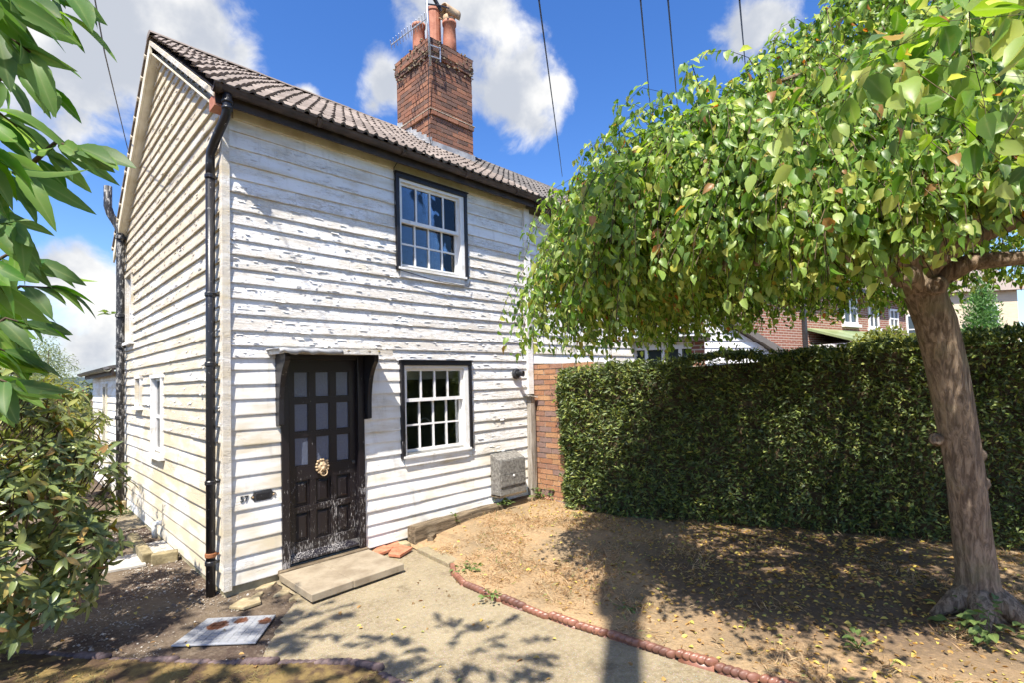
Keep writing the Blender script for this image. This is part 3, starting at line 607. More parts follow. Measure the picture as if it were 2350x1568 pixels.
rf = MB().prism([(-.10, -.20, 4.40), (-.10, 2.5, 6.195), (-.10, 2.5, 6.15), (-.10, -.20, 4.355)], (4.1, 0, 0)).build('roof', fasciam, ct); rf['label'] = 'pitched roof of brown ribbed tiles'
slope_tiles(rf, tm, -.145, 17, inch)
BA = math.atan(.744); bl = math.hypot(2.85, 2.12)
MB().prism([(-.12, 2.5, 6.25), (-.12, 5.38, 4.11), (-.12, 5.38, 4.05), (-.12, 2.5, 6.19)], (4.12, 0, 0)).build('rear_slope', tile, ct)
vt = MB()
for j in range(12):
    f = j / 12; y = 2.52 + 2.86 * f; z = 6.262 - 2.13 * f; vt.box(-.15, 3.9, -.28, .0, .0, .028, Matrix.Rotation(-BA + .05, 3, 'X'), (0, y + .27 * math.cos(BA), z - .27 * math.sin(BA)))
vt.build('rear_tile_courses', tile, ct)
vm_ = MB()
for j in range(12):
    f = (j + .95) / 12; y = 2.52 + 2.86 * f; z = 6.262 - 2.13 * f; vm_.box(-.155, -.10, -.03, .02, -.045, .012, Matrix.Rotation(-BA, 3, 'X'), (0, y, z))
vm_.build('verge_mortar', mortar, ct)['kind'] = 'stuff'
for i in range(10):
    b = MB(); n = 9
    for x in (0, .44):
        for k in range(n): a = math.pi * (.08 + .84 * k / (n - 1)); b.v.append((x, .135 * math.cos(a), .09 * math.sin(a)))
    b.f = [(k, k + 1, n + k + 1, n + k) for k in range(n - 1)] + [tuple(range(n))]
    x = -.15 + i * .445
    if x < CH[0] - .3 or x > CH[1]: obj('ridge_tile', b.mesh('ridge_tile', tile), rf, (x, 2.5, 6.205 + random.uniform(-.006, .006)), (0, random.uniform(-.01, .01), 0))
MB().prism([(-.135, -.17, 4.40), (-.135, 2.5, 6.185), (-.135, 2.5, 6.125), (-.135, -.17, 4.345)], (.025, 0, 0)).build('bargeboard', paint, ct, color=(1, .6, 0))
MB().prism([(-.135, 2.5, 6.185), (-.135, 5.36, 4.06), (-.135, 5.36, 3.90), (-.135, 2.5, 6.02)], (.025, 0, 0)).build('bargeboard', creamp, ct)
MB().prism([(-.108, -.0, 4.37), (-.108, 2.5, 6.035), (-.108, 2.5, 6.015), (-.108, .0, 4.35)], (.105, 0, 0)).prism([(-.108, 2.5, 6.035), (-.108, 5.3, 3.96), (-.108, 5.3, 3.94), (-.108, 2.5, 6.015)], (.105, 0, 0)).build('verge_soffit', creamp, ct)
MB().box(-.125, -.03, -.175, -.01, 4.27, 4.38).build('eave_end', terracotta, ct)
# gutters and pipes
def half_gutter(x0, x1, y, z, r, name, mat, parent, axis=0):
    b = MB(); n = 9
    for u in (x0, x1):
        for rr in (r, r - .008):
            for k in range(n):
                a = math.pi + math.pi * k / (n - 1); b.v.append((u, y + rr * math.cos(a), z + rr * math.sin(a)) if axis == 0 else (y + rr * math.cos(a), u, z + rr * math.sin(a)))
    for k in range(n - 1): b.f += [(k, k + 1, 2 * n + k + 1, 2 * n + k), (n + k, n + k + 1, 3 * n + k + 1, 3 * n + k), (k, k + 1, n + k + 1, n + k)]
    b.f += [(0, n, 3 * n, 2 * n), (n - 1, 2 * n - 1, 4 * n - 1, 3 * n - 1)]
    return b.build(name, mat, parent, True)
gt = half_gutter(-.16, 4.02, -.245, 4.41, .054, 'gutter', gutter_m, ct)
for x in (-.15, .75, 1.72, 2.65, 3.55): half_gutter(x, x + .05, -.245, 4.411, .061, 'gutter_joint', gutter_m, gt)
MB().box(-.12, 4.0, -.185, -.165, 4.29, 4.41).build('fascia', fasciam, ct)
MB().box(-.1, 4.0, -.165, -.03, 4.355, 4.365).build('soffit', fasciam, ct)
dp = thing('downpipe', (-.09, .14, -.06), 'glossy black downpipe beside the corner of the cottage', 'downpipe')
MB().tube([(-.045, -.245, 4.36), (-.045, -.245, 4.24), (-.05, -.21, 4.17), (-.08, -.02, 4.02), (-.09, .08, 3.94), (-.09, .10, 3.86), (-.09, .10, 3.7)], .038, 14).build('swan_neck', iron, dp, True)
MB().tube([(-.09, .10, 3.72), (-.09, .115, 2.), (-.09, .14, -.09)], .0385, 14).build('pipe', iron, dp, True)
for z in (4.28, 4.22): MB().lathe((-.045, -.245, z), [(.044, 0), (.047, .012), (.044, .026)], 14).build('collar', iron, dp, True)
for z, m_ in ((3.70, iron), (2.62, iron), (1.98, iron), (.92, iron), (.28, rustm), (.21, iron)):
    y = .10 + .04 * (3.7 - z) / 3.8; MB().lathe((-.09, y, z), [(.042, 0), (.0475, .008), (.0475, .034), (.042, .042)], 14).box(-.09, -.0, y - .012, y + .012, z + .012, z + .028).build('collar', m_, dp)
sp = thing('soil_pipe', (-.1, 4.86, 0), 'mottled black soil pipe at the rear of the side wall', 'pipe')
MB().tube([(-.1, 4.86, -.05), (-.1, 4.88, 2.), (-.1, 4.9, 4.30), (-.14, 4.93, 4.42), (-.22, 4.96, 4.58), (-.25, 4.97, 4.70), (-.25, 4.97, 5.02)], .055, 14).build('pipe', mottled, sp, True)
for z in (.12, 1.35, 2.45, 2.95, 4.18): MB().lathe((-.1, 4.88, z), [(.058, 0), (.068, .006), (.068, .05), (.058, .056)], 14).build('collar', mottled, sp)
MB().lathe((-.1, 4.86, -.04), [(.075, 0), (.075, .12), (.06, .14)], 14).build('clay_collar', stonem, sp)
# chimney
ch = MB().box(CH[0] + .012, CH[1] - .012, CH[2] + .012, CH[3] - .012, 5.2, 7.36).build('chimney', mortar_dk, ct); ch['label'] = 'tall weathered red brick chimney stack'
def bmesh_brick(l, d, h):
    b = MB(); e = .004
    for x, y, z in ((-1, -1, -1), (1, -1, -1), (1, 1, -1), (-1, 1, -1), (-1, -1, 1), (1, -1, 1), (1, 1, 1), (-1, 1, 1)): b.v.append((x * l / 2 + random.uniform(-e, e) * .6, y * d / 2, z * h / 2 + random.uniform(-e, e) * .5))
    b.f = [(0, 3, 2, 1), (4, 5, 6, 7), (0, 1, 5, 4), (1, 2, 6, 5), (2, 3, 7, 6), (3, 0, 4, 7)]; return b.mesh('brick', brick)
BR = {}
def lay(parent, origin, du, length, n_courses, z0, out, ch_=.0745, palette=None, start=0, proud=lambda j: 0, zskip=None):
    du = Vector(du); rot = math.atan2(du.y, du.x)
    for j in range(n_courses):
        z = z0 + j * ch_; u = 0 if j % 2 else -.1125; 
        while u < length - .02:
            a, b = max(u, 0), min(u + .215, length)
            if b - a > .03 and not (zskip and zskip(origin[0] + du.x * (a + b) / 2, origin[1] + du.y * (a + b) / 2, z)):
                k = round(b - a, 2); key = (k, random.randrange(3))
                if key not in BR: BR[key] = bmesh_brick(k, .1, .0625)
                c = Vector((origin[0], origin[1], 0)) + du * ((a + b) / 2) - Vector(out) * (.05 - proud(j) - random.uniform(-.004, .004)); c.z = z + .032
                obj('brick', BR[key], parent, c, (0, random.uniform(-.008, .008), rot + random.uniform(-.012, .012)), random.choice(palette))
            u += .225
PC = [(.25, .115, .07), (.32, .135, .078), (.20, .10, .068), (.14, .08, .06), (.36, .165, .095), (.22, .115, .08), (.18, .105, .078), (.28, .13, .082)]
proud = lambda j: .028 if j in (8, 21) else .05 if j in (22,) else .035 if j > 22 else 0
lay(ch, (CH[0], CH[2], 0), (1, 0, 0), CH[1] - CH[0], 25, 5.545, (0, -1, 0), palette=PC, proud=proud)
lay(ch, (CH[0], CH[3], 0), (0, -1, 0), CH[3] - CH[2], 25, 5.545, (-1, 0, 0), palette=PC, proud=proud, zskip=lambda x, y, z: z < 4.44 + .667 * (y + .2) - .12)
for zb_, pr_ in ((6.145, .03), (7.10, .03)):
    MB().prism([(CH[0] - pr_, CH[2] - pr_, zb_ + .072), (CH[1] + pr_, CH[2] - pr_, zb_ + .072), (CH[1] + pr_, CH[3] + pr_, zb_ + .072), (CH[0] - pr_, CH[3] + pr_, zb_ + .072)], (0, 0, .012)).build('drip_ledge', mortar_dk, ch)
MB().box(CH[1] - .012, CH[1] + .002, CH[2] + .01, CH[3], 5.3, 7.3).box(CH[0], CH[1], CH[3] - .012, CH[3] + .002, 5.9, 7.3).build('rear_brickwork', brick, ch, color=(.2, .08, .05))
cap = MB(); nx = 10
cap.v = [(CH[0] - .03 + (CH[1] - CH[0] + .06) * i / nx, CH[2] - .03 + (CH[3] - CH[2] + .06) * j / nx, 7.405 + .05 * min(1, 3 * min(i, nx - i, j, nx - j) / nx) + .02 * mnoise.noise(Vector((i * .9, j * .9, 2)))) for j in range(nx + 1) for i in range(nx + 1)]
cap.f = [(j * 11 + i, j * 11 + i + 1, j * 11 + i + 12, j * 11 + i + 11) for j in range(nx) for i in range(nx)]; cap.build('flaunching', mossy, ch, True)
mo = MB()
for i in range(85):
    if random.random() < .6: x, y = CH[0] - .045 + random.uniform(-.006, .02), random.uniform(CH[2], CH[3])
    else: x, y = random.uniform(CH[0], CH[1]), CH[2] - .045 + random.uniform(-.006, .02)
    mo.lathe((x, y, random.uniform(7.02, 7.43)), [(random.uniform(.01, .028), -.012), (random.uniform(.012, .03), .0), (.008, .016)], 6, (random.uniform(-1, 0), random.uniform(-1, 0), 1))
o = mo.build('moss', mossy, ch); o['kind'] = 'stuff'
fl = MB()
n = 7
for k in range(n):
    y = CH[2] + (CH[3] - CH[2]) * k / n; y2 = CH[2] + (CH[3] - CH[2]) * (k + 1) / n; zz = 4.47 + .667 * (y + .2)
    fl.prism([(CH[0] - .010 - .002 * (k % 2), y - .02, zz - .03), (CH[0] - .010 - .002 * (k % 2), y2, zz + .06), (CH[0] - .010 - .002 * (k % 2), y2, zz + .20), (CH[0] - .010 - .002 * (k % 2), y - .02, zz + .15)], (.006, 0, 0))
    fl.prism([(CH[0] - .16, y - .02, zz + .012 + .002 * (k % 2)), (CH[0] + .0, y - .02, zz + .035), (CH[0] + .0, y2, zz + .035 + .667 * (y2 - y)), (CH[0] - .16, y2, zz + .012 + .667 * (y2 - y))], (0, 0, .008))
fl.prism([(CH[0] - .03, CH[2] - .012, 5.50), (CH[1] + .03, CH[2] - .012, 5.50), (CH[1] + .03, CH[2] - .012, 5.72), (CH[0] - .03, CH[2] - .012, 5.70)], (0, .006, 0))
fl.prism([(CH[0] - .03, CH[2] - .014, 5.60), (CH[1] + .05, CH[2] - .014, 5.60), (CH[1] + .05, CH[2] - .17, 5.50), (CH[0] - .05, CH[2] - .17, 5.50)], (0, 0, .008)).build('flashing', lead, ch)
def fr(px, py, y):
    d = ray(px, py); return CAM + d * ((y - CAM.y) / d.y)
for px, yy, top, r0, sq in ((961, 2.22, 58, .105, 0), (995, 2.0, 24, .115, 1), (1031, 1.78, 52, .108, 2)):
    t = fr(px, top, yy); b = 7.40; h = t.z - b
    p = MB().lathe((t.x, yy, b), [(r0 * 1.12, 0), (r0 * 1.08, h * .5), (r0 * .98, h - .06), (r0 * 1.14, h - .05), (r0 * 1.16, h), (r0 * .92, h + .003), (r0 * .88, h - .12)] if sq != 1 else [(r0 * 1.1, 0), (r0 * 1.05, h - .06), (r0 * 1.18, h - .045), (r0 * 1.18, h), (r0 * .95, h + .002), (r0 * .9, h - .1)], 18 if sq != 1 else 14).build('chimney_pot', terracotta, ch, sq != 1)
    if sq == 2:
        b2 = MB(); n = 14       # hooded clay cowl
        b2.lathe((t.x, yy, t.z), [(.105, -.01), (.098, .05), (.11, .10)], 16)
        for u_ in range(7):
            f = u_ / 6; 
            for k in range(n): a = math.pi * (-.25 + 1.5 * k / (n - 1)); b2.v.append((t.x - .15 + .30 * f, yy + .135 * math.cos(a) * (1 + .12 * abs(f - .5)), t.z + .15 + .125 * math.sin(a)))
        base = len(b2.v) - 7 * n; b2.f += [(base + u_ * n + k, base + u_ * n + k + 1, base + (u_ + 1) * n + k + 1, base + (u_ + 1) * n + k) for u_ in range(6) for k in range(n - 1)]
        c2 = b2.build('cowl', cowlm, ch, True); c2.modifiers.new('s', 'SOLIDIFY').thickness = .014
# aerial
ae = thing('tv_aerial', fr(985, 150, 1.42), 'grey television aerial on a mast strapped to the chimney', 'aerial')
m0, m1 = fr(988, 150, 1.40), fr(976, -60, 1.40)
MB().tube([m0, m1], .019, 10).build('mast', galv, ae, True)
b0, b1 = fr(978, 42, 1.40), fr(898, 102, 1.75)
bo = MB().tube([b0, b1], .010, 6).build('boom', galv, ae); el = MB(); dirv = (b1 - b0); pz = dirv.cross(Vector((0, 0, 1))).normalized()
for i in range(13):
    c = b0 + dirv * (i / 12.3 + .03); MB().tube([c - pz * (.15 - .003 * i) + Vector((0, 0, .0)), c + pz * (.15 - .003 * i)], .005, 5).build('element', galv, ae)
b2_ = fr(1010, 12, 1.42); MB().tube([fr(978, 8, 1.4), b2_, fr(1030, 18, 1.5)], .012, 6).build('rear_arm', darkmet, ae)
MB().prism([b2_ + Vector((-.16, 0, .10)), b2_ + Vector((.02, 0, -.08)), b2_ + Vector((.05, 0, -.05)), b2_ + Vector((-.12, 0, .13))], (0, .04, 0)).build('reflector', darkmet, ae)
for z_ in (7.02, 7.2):
    c = fr(988, 128, 1.40); MB().tube([(c.x - .03, 1.40, z_), (c.x + .18, 1.38, z_ + .02), (c.x + .20, 1.42, z_ + .02), (c.x + .20, 1.5, z_ + .02)], .012, 6).build('bracket', galv, ae)
MB().tube([(c.x + .19, 1.39, 7.0), (c.x + .19, 1.39, 7.25)], .012, 6).build('bracket', galv, ae)
w = [(m0.x, 1.40, 7.1), (m0.x - .01, 1.43, 6.9), (m0.x - .02, 1.46, 6.2), (m0.x + .0, 1.47, 5.7), (3.35, 1.35, 5.52), (3.0, 1.5, 5.62), (2.75, 1.7, 5.76)]
MB().tube(w, .006, 5).build('cable', cable_m, ae)
tag(MB().tube([(1.755, -.2, 4.36), (1.755, -.05, 4.28), (1.76, -.045, 3.7), (1.77, -.05, 3.14), (1.79, -.06, 3.10), (2.3, -.075, 3.03), (2.83, -.07, 3.02), (2.86, -.06, 3.10)], .005, 5).build('cable', cable_m), 'thin black cable running down beside the upstairs window', 'cable')
# curtain and tap seen through the windows
V = []; Fq = []; n = 40
for i in range(n + 1):
    x = 2.38 + .42 * i / n
    for z in (3.12, 3.5, 3.9, 4.22): V.append((x + (.03 * (4.2 - z) if i < 20 else 0), .20 + .03 * math.sin(i * 1.1) + .01 * math.sin(i * 2.7), z))
for i in range(n):
    for j in range(3): Fq.append((i * 4 + j, (i + 1) * 4 + j, (i + 1) * 4 + j + 1, i * 4 + j + 1))
tag(obj('curtain', npmesh('curtain', V, Fq, curtain_m)), 'pale patterned curtain hanging behind the upstairs window', 'curtain')
tag(MB().box(1.9, 2.76, .125, .13, 1.84, 2.0).box(1.9, 2.76, .12, .14, 1.825, 1.845).build('roller_blind', creamp), 'tan blind rolled up behind the top of the ground floor window', 'blind')
tag(MB().tube([(2.22, .22, .95), (2.22, .22, 1.24)] + [(2.31 - .09 * math.cos(a), .22 + .02 * math.sin(a), 1.24 + .10 * math.sin(a)) for a in np.linspace(.3, 2.9, 12)] + [(2.40, .22, 1.15)], .010, 8).build('kitchen_tap', galv, None, True), 'arched chrome tap behind the ground floor window', 'tap')
# ------------------------------------------------------------------ things around the house
st = thing('door_step', (.85, -.4, 0), 'low concrete doorstep of two slabs in front of the black door', 'step')
for xa, xb, yo in ((.415, .80, 0), (.803, 1.335, .045)):
    s0, s1 = -.79 + yo * .3, -.09
    MB().prism([(xa, s0, .045), (xb, s0 + .02, .045), (xb, s1, .045), (xa, s1, .045)][::-1], (0, 0, -.065)).build('slab', concrete_slab, st, bevel=.006)
MB().prism([(.45, -.74, -.025), (1.30, -.70, -.025), (1.30, -.1, -.025), (.45, -.1, -.025)][::-1], (0, 0, -.03)).build('bed', stonem, st)
def sleeper(p0, p1, w, z0, z1, label, mat=timber):
    b = MB(); n = 14; p0, p1 = Vector(p0), Vector(p1); d = (p1 - p0).normalized(); s = Vector((-d.y, d.x))
    for i in range(n + 1):
        c = p0.lerp(p1, i / n); k = .010
        for j, (a, z) in enumerate(((-w / 2, z0), (w / 2, z0), (w / 2, z1 - .015), (w / 2 - .02, z1), (-w / 2 + .02, z1), (-w / 2, z1 - .015))):
            v = Vector((c.x + s.x * a, c.y + s.y * a, z)); b.v.append(tuple(v + Vector((mnoise.noise(v * 9), mnoise.noise(v * 9 + Vector((5, 0, 0))), mnoise.noise(v * 7 + Vector((0, 9, 0))))) * k))
    b.f = [(i * 6 + j, i * 6 + (j + 1) % 6, (i + 1) * 6 + (j + 1) % 6, (i + 1) * 6 + j) for i in range(n) for j in range(6)] + [tuple(range(6))[::-1], tuple(range(n * 6, n * 6 + 6))]
    return tag(b.build('timber_sleeper', mat), label, 'sleeper', 'old timber sleepers under the ground floor window')
sleeper((1.83, -.15), (3.12, -.13), .15, -.06, .185, 'thicker cracked timber sleeper below the ground floor window')
sleeper((3.14, -.10), (3.98, -.10), .15, -.02, .165, 'thinner timber sleeper below the grey meter box')
tag(MB().box(-.06, .06, -.035, .035, -.03, .05, Matrix.Rotation(.6, 3, 'Z'), (2.02, -.27, .03)).build('wood_block', timber, bevel=.008), 'small brown wood block against the end of the timber sleeper', 'block')
tag(MB().prism([(1.70, -.98, -.05), (1.76, -.35, -.05), (1.98, -.42, -.05), (2.0, -.95, -.05)][::-1], (0, 0, .055)).build('concrete_kerb', path_m, bevel=.01), 'low worn concrete kerb slab where the lawn edging starts', 'kerb')
for x, y, r_, w_, lab in ((1.47, -.10, .2, .11, 'broken red clay tile lying nearest the black door'), (1.60, -.26, .5, .13, 'broken red clay tile with a row of bumps beside the step'), (1.63, -.05, -.3, .10, 'reddish half brick tucked behind the broken clay tiles')):
    t = thing('broken_tile', (x, y, -.03), lab, 'tile', 'broken clay pieces beside the doorstep')
    MB().prism([tuple(Matrix.Rotation(r_, 3, 'Z') @ Vector(p) + Vector((x, y, -.03))) for p in ((-w_, -w_ * .6, 0), (w_ * .8, -w_ * .8, .01), (w_, w_ * .5, .02), (w_ * .1, w_ * .7, .015), (-w_ * .9, w_ * .5, 0))], (0, 0, .03)).build('tile_body', redclay, t, bevel=.004)
    if w_ == .13:
        for i in range(5): MB().lathe(tuple(Matrix.Rotation(r_, 3, 'Z') @ Vector((-.06 + i * .035, .01 + .008 * i, .02)) + Vector((x, y, -.025))), [(.014, 0), (.012, .012), (.004, .018)], 8).build('bump', redclay, t, True)
tag(MB().prism([(1.70, -.14, -.03), (1.80, -.18, -.03), (1.82, -.06, -.03), (1.72, -.03, -.03)], (0, 0, .05)).build('stone', stonem, bevel=.01), 'small grey stone between the broken tiles and the sleeper', 'stone')
c0 = on_ground(562, 1387, -.04)
tag(MB().prism([(c0.x - .12, c0.y + .02, -.055), (c0.x - .04, c0.y - .10, -.055), (c0.x + .10, c0.y - .09, -.055), (c0.x + .13, c0.y + .03, -.055), (c0.x + .02, c0.y + .11, -.055)], (0, 0, .03)).build('stone', stonem, bevel=.008), 'flat pale stone set in the ground below the cottage corner', 'stone')
for i, (px, py, s_, lab) in enumerate(((560, 1350, .09, 'yellowish rubble stone closest to the corner board'), (610, 1345, .11, 'largest yellowish rubble stone under the boards beside the corner'), (650, 1360, .10, 'yellowish rubble stone touching the left end of the doorstep'), (590, 1368, .07, 'smallest rubble stone just above the flat pale stone'), (680, 1372, .08, 'rubble stone at the front left corner of the doorstep'))):
    c = on_ground(px, py, -.05); tag(MB().prism([(c.x - s_, c.y - .03, -.075), (c.x + s_ * .3, c.y - s_ * .6, -.075), (c.x + s_, c.y + .02, -.075), (c.x + .02, c.y + s_ * .6, -.075)], (0, 0, .03 + .004 * i)).build('rubble_stone', stonem, bevel=.012), lab, 'stone', 'rubble stones by the doorstep')
po = thing('wooden_post', (3.94, -.05, .1), 'bare grey wooden post at the right end of the front wall', 'post')
MB().prism([(3.88, -.10, .08), (3.965, -.10, .08), (3.985, -.10, 1.55), (3.905, -.10, 1.55)], (0, .09, 0)).build('post', postwood, po, bevel=.008)
MB().prism([(3.968, -.085, .08), (4.01, -.085, .08), (4.015, -.085, 1.50), (3.988, -.085, 1.52)], (0, .07, 0)).build('batten', postwood, po, bevel=.005)
MB().prism([(3.85, -.13, 1.555), (4.03, -.13, 1.53), (4.03, -.13, 1.545), (3.85, -.13, 1.572)], (0, .12, 0)).build('cap', greywood, po)
MB().box(3.925, 4.035, -.05, -.0, 1.58, 4.30).build('end_board', paint, ct, color=(.5, .1, 0))
mb = thing('meter_box', (3.4, -.1, .28), 'speckled grey meter box on the wall beside the wooden post', 'meter box')
MB().prism([(3.16, -.215, .27), (3.16, -.03, .27), (3.16, -.03, .82), (3.16, -.20, .745)], (.475, 0, 0)).build('housing', meterm, mb, bevel=.006)
MB().box(3.168, 3.627, -.226, -.212, .40, .545).box(3.168, 3.627, -.224, -.210, .551, .735).build('door', meterm, mb, bevel=.003)
MB().lathe((3.40, -.226, .525), [(.016, 0), (.014, .008), (.007, .009)], 12, (0, -1, 0)).build('lock', white, mb)
MB().box(3.16, 3.635, -.222, -.03, .262, .29).build('base_trim', timber, mb)
vn = thing('wall_vent', (3.69, -.04, 1.875), 'round black flue vent near the right end of the front wall', 'vent')
MB().lathe((3.685, -.03, 1.875), [(.075, 0), (.078, .02), (.06, .035)], 20, (0, -1, 0)).build('plate', darkmet, vn)
MB().lathe((3.685, -.06, 1.875), [(.036, 0), (.036, .085), (.042, .087), (.042, .10), (.028, .10), (.028, .05)], 16, (.25, -1, 0)).build('stub', darkmet, vn, True)
# manhole cover, drain corner
mc = thing('manhole_cover', (-.2, -.73, -.05), 'grey metal manhole cover with rust patches beside the downpipe', 'manhole cover')
q = [Vector((-.557, -.68)), Vector((-.25, -.392)), Vector((.144, -.746)), Vector((-.127, -1.097))]
MB().prism([(p.x, p.y, -.048) for p in q], (0, 0, .012)).build('plate', cover_m, mc, bevel=.003)
cm = MB(); ctr = sum(q, Vector((0, 0))) / 4; N_ = 9
def bil(u, v): return q[0] * (1 - u) * (1 - v) + q[3] * u * (1 - v) + q[2] * u * v + q[1] * (1 - u) * v
for i in range(N_):
    for j in range(N_):
        e = .018; u0, u1, v0, v1 = .04 + .92 * i / N_ + e * .5, .04 + .92 * (i + 1) / N_ - e * .5, .04 + .92 * j / N_ + e * .5, .04 + .92 * (j + 1) / N_ - e * .5
        cm.prism([(*bil(u0, v0), -.036), (*bil(u1, v0), -.036), (*bil(u1, v1), -.036), (*bil(u0, v1), -.036)], (0, 0, .003))
cm.build('raised_pads', cover_m, mc)
ds = thing('drain_surround', (-.15, 2.0, -.06), 'mossy kerb stones around the drain beside the side wall', 'drain')
for p0, p1 in (((-.27, 2.75), (-.30, 1.62)), ((-.28, 1.56), (-.05, 1.50))):
    a, b = Vector(p0), Vector(p1); d = (b - a).normalized(); s_ = Vector((-d.y, d.x)) * .05
    MB().prism([(*(a + s_), -.07), (*(b + s_), -.07), (*(b - s_), -.07), (*(a - s_), -.07)], (0, 0, .12)).build('kerb_stone', kerbm, ds, bevel=.012)
MB().prism([(-.24, 1.60, -.02), (-.03, 1.60, -.02), (-.03, 2.3, -.02), (-.24, 2.3, -.02)], (0, 0, .012)).build('board_lid', greywood, ds)
tag(MB().tube([(-.0, 2.42, .17), (-.06, 2.44, .175), (-.085, 2.46, .165), (-.09, 2.47, .12), (-.09, 2.47, .0)], .027, 12).build('waste_pipe', pvc, None, True), 'white plastic elbow waste pipe low on the side wall', 'pipe')
tag(MB().prism([(-.68, 2.10, -.055), (-.30, 2.05, -.055), (-.33, 1.53, -.055), (-.68, 1.60, -.055)][::-1], (0, 0, .02)).build('paving_slab', simple('pale_slab', (.36, .33, .29), (.5, .47, .42), 6., .9)), 'pale flat slab on the ground beside the drain', 'slab')
pb = MB().prism([(-.9, 5.0, -.055), (-.0, 5.0, -.055), (-.0, 3.4, -.055), (-.45, 3.3, -.055)][::-1], (0, 0, .012)).build('paving', path_m); tag(pb, 'pale concrete patch by the soil pipe behind the drain', kind='structure')
# rear extension
ex = thing('rear_extension', (1.2, 7.3, 0), 'single storey white boarded extension behind the side wall', 'extension')
ew = MB().box(.01, 2.6, 5.45, 9.0, -.06, 2.14).build('wall', dark_in, ex)
rows_with_openings(ew, True, [0.0 + .132 * i for i in range(17)], 5.5, 8.98, [(6.9, 7.3, .75, 1.9)], lambda u, z: .25, lambda u, z: .3, lambda u, z: .018, splits=False)
MB().box(-.04, .01, 5.38, 5.50, 0, 2.1).build('corner_post', creamp, ex)
o = MB().box(-.045, .0, 6.88, 6.95, .72, 1.93).box(-.045, .0, 7.25, 7.32, .72, 1.93).box(-.06, .0, 6.86, 7.34, .68, .72).box(-.045, .0, 6.95, 7.25, 1.87, 1.93).build('window', creamp, ex)
MB().box(-.012, -.006, 6.95, 7.25, .72, 1.87).build('pane', glass, o)
MB().prism([(-.18, 5.4, 2.20), (2.6, 5.4, 2.75), (2.6, 5.4, 2.70), (-.18, 5.4, 2.15)], (0, 3.75, 0)).build('roof', slate, ex)
half_gutter(5.4, 9.2, -.20, 2.17, .06, 'gutter', gutter_g, ex, 1)
MB().box(-.14, -.11, 5.4, 9.1, 2.05, 2.16).build('fascia', fasciam, ex)
tag(MB().tube([(.0, 6.0, .95), (-.35, 5.8, .93), (-.8, 5.6, .95)], .014, 6).build('handrail', galv), 'thin grey rail sticking out from the rear extension', 'rail')
# adjoining house on the right
nb = thing('adjoining_cottage', (6.5, 2.5, 0), 'adjoining white boarded cottage half hidden behind the crab apple crown', 'house')
nw = MB().box(4.04, 9.0, .03, 5.1, -.1, 4.38).prism([(4.36, .03, 4.38), (4.36, 5.1, 4.38), (4.36, 2.5, 6.1)], (4.6, 0, 0)).build('wall', dark_in, nb)
rows_with_openings(nw, False, [2.02 + .148 * i for i in range(16)], 4.04, 9.0, [], lambda u, z: .12, lambda u, z: .1, lambda u, z: .02)
nr = MB().prism([(4.0, -.20, 4.39), (4.0, 2.5, 6.185), (4.0, 2.5, 6.14), (4.0, -.20, 4.345)], (5.1, 0, 0)).build('roof', fasciam, nb)
slope_tiles(nr, tile_mesh(slate), 4.095, 19, inch)
MB().prism([(4.36, 2.5, 6.2), (4.36, 5.3, 4.1), (4.36, 5.3, 4.05), (4.36, 2.5, 6.15)], (4.6, 0, 0)).build('rear_slope', slate, nb)
MB().tube([(4.36, 2.5, 6.2), (9.0, 2.5, 6.2)], .1, 8).build('ridge', slate, nb)
half_gutter(4.03, 9.0, -.25, 4.40, .062, 'gutter', gutter_m, nb)
MB().box(4.02, 9.0, -.185, -.165, 4.28, 4.40).build('fascia', fasciam, nb)
# brick garden wall
bw = thing('brick_wall', (4.17, -.9, .05), 'orange brown brick wall at the right end of the cottage', 'wall')
core = MB().box(4.072, 4.26, -1.12, .02, -.05, 2.0).build('core', mortar, bw)
PW = [(.44, .22, .115), (.48, .25, .135), (.38, .18, .095), (.52, .29, .15), (.34, .18, .12), (.44, .24, .12), (.28, .18, .15)]
lay(core, (4.06, .0, 0), (0, -1, 0), 1.08, 27, .0, (-1, 0, 0), palette=PW)
tag(core, 'brick courses with pale mortar joints')
# ------------------------------------------------------------------ hedge
HY = np.array([-.55, -.9, -1.4, -2.2, -3.0, -3.8, -4.6, -5.4, -6.4]); HX = np.array([3.90, 3.82, 3.98, 4.38, 4.78, 5.05, 5.35, 5.6, 5.85])
def hx(y): return np.interp(-y, -HY, HX)
def hz(y): return np.interp(-y, -HY, [1.92, 1.96, 2.0, 2.03, 2.07, 2.1, 2.14, 2.17, 2.2])
hd = thing('yew_hedge', (5.2, -3, 0), 'tall clipped dark green yew hedge running behind the crab apple', 'hedge')
b = MB()
ysr = list(np.linspace(-.68, -6.4, 30))
for y in ysr:
    x = float(hx(y)); z = float(hz(y))
    for dx_, zz in ((.20, .0), (.15, .6), (.15, z - .14), (.8, z - .14), (.8, .0)): b.v.append((x + dx_, y, zz))
b.f = [(i * 5 + j, i * 5 + (j + 1) % 5, (i + 1) * 5 + (j + 1) % 5, (i + 1) * 5 + j) for i in range(29) for j in range(5)] + [(0, 1, 2, 3, 4)]
b.build('branches', twig_m, hd)
pos = []; nor = []
n = 40000; y = rng.uniform(-6.2, -.55, n); z = rng.uniform(.02, 1.0, n) * hz(y); pos.append(np.stack([hx(y), y, z], 1)); nor.append(np.tile([-1, .25, .1], (n, 1)))
n = 13000; y = rng.uniform(-6.2, -.55, n); pos.append(np.stack([hx(y) + rng.uniform(0, .85, n), y, hz(y)], 1)); nor.append(np.tile([-.15, 0, 1.], (n, 1)))
n = 7000; pos.append(np.stack([3.90 + rng.uniform(0, .8, n), np.full(n, -.55), rng.uniform(.2, 1.92, n)], 1)); nor.append(np.tile([-.3, 1., .1], (n, 1)))
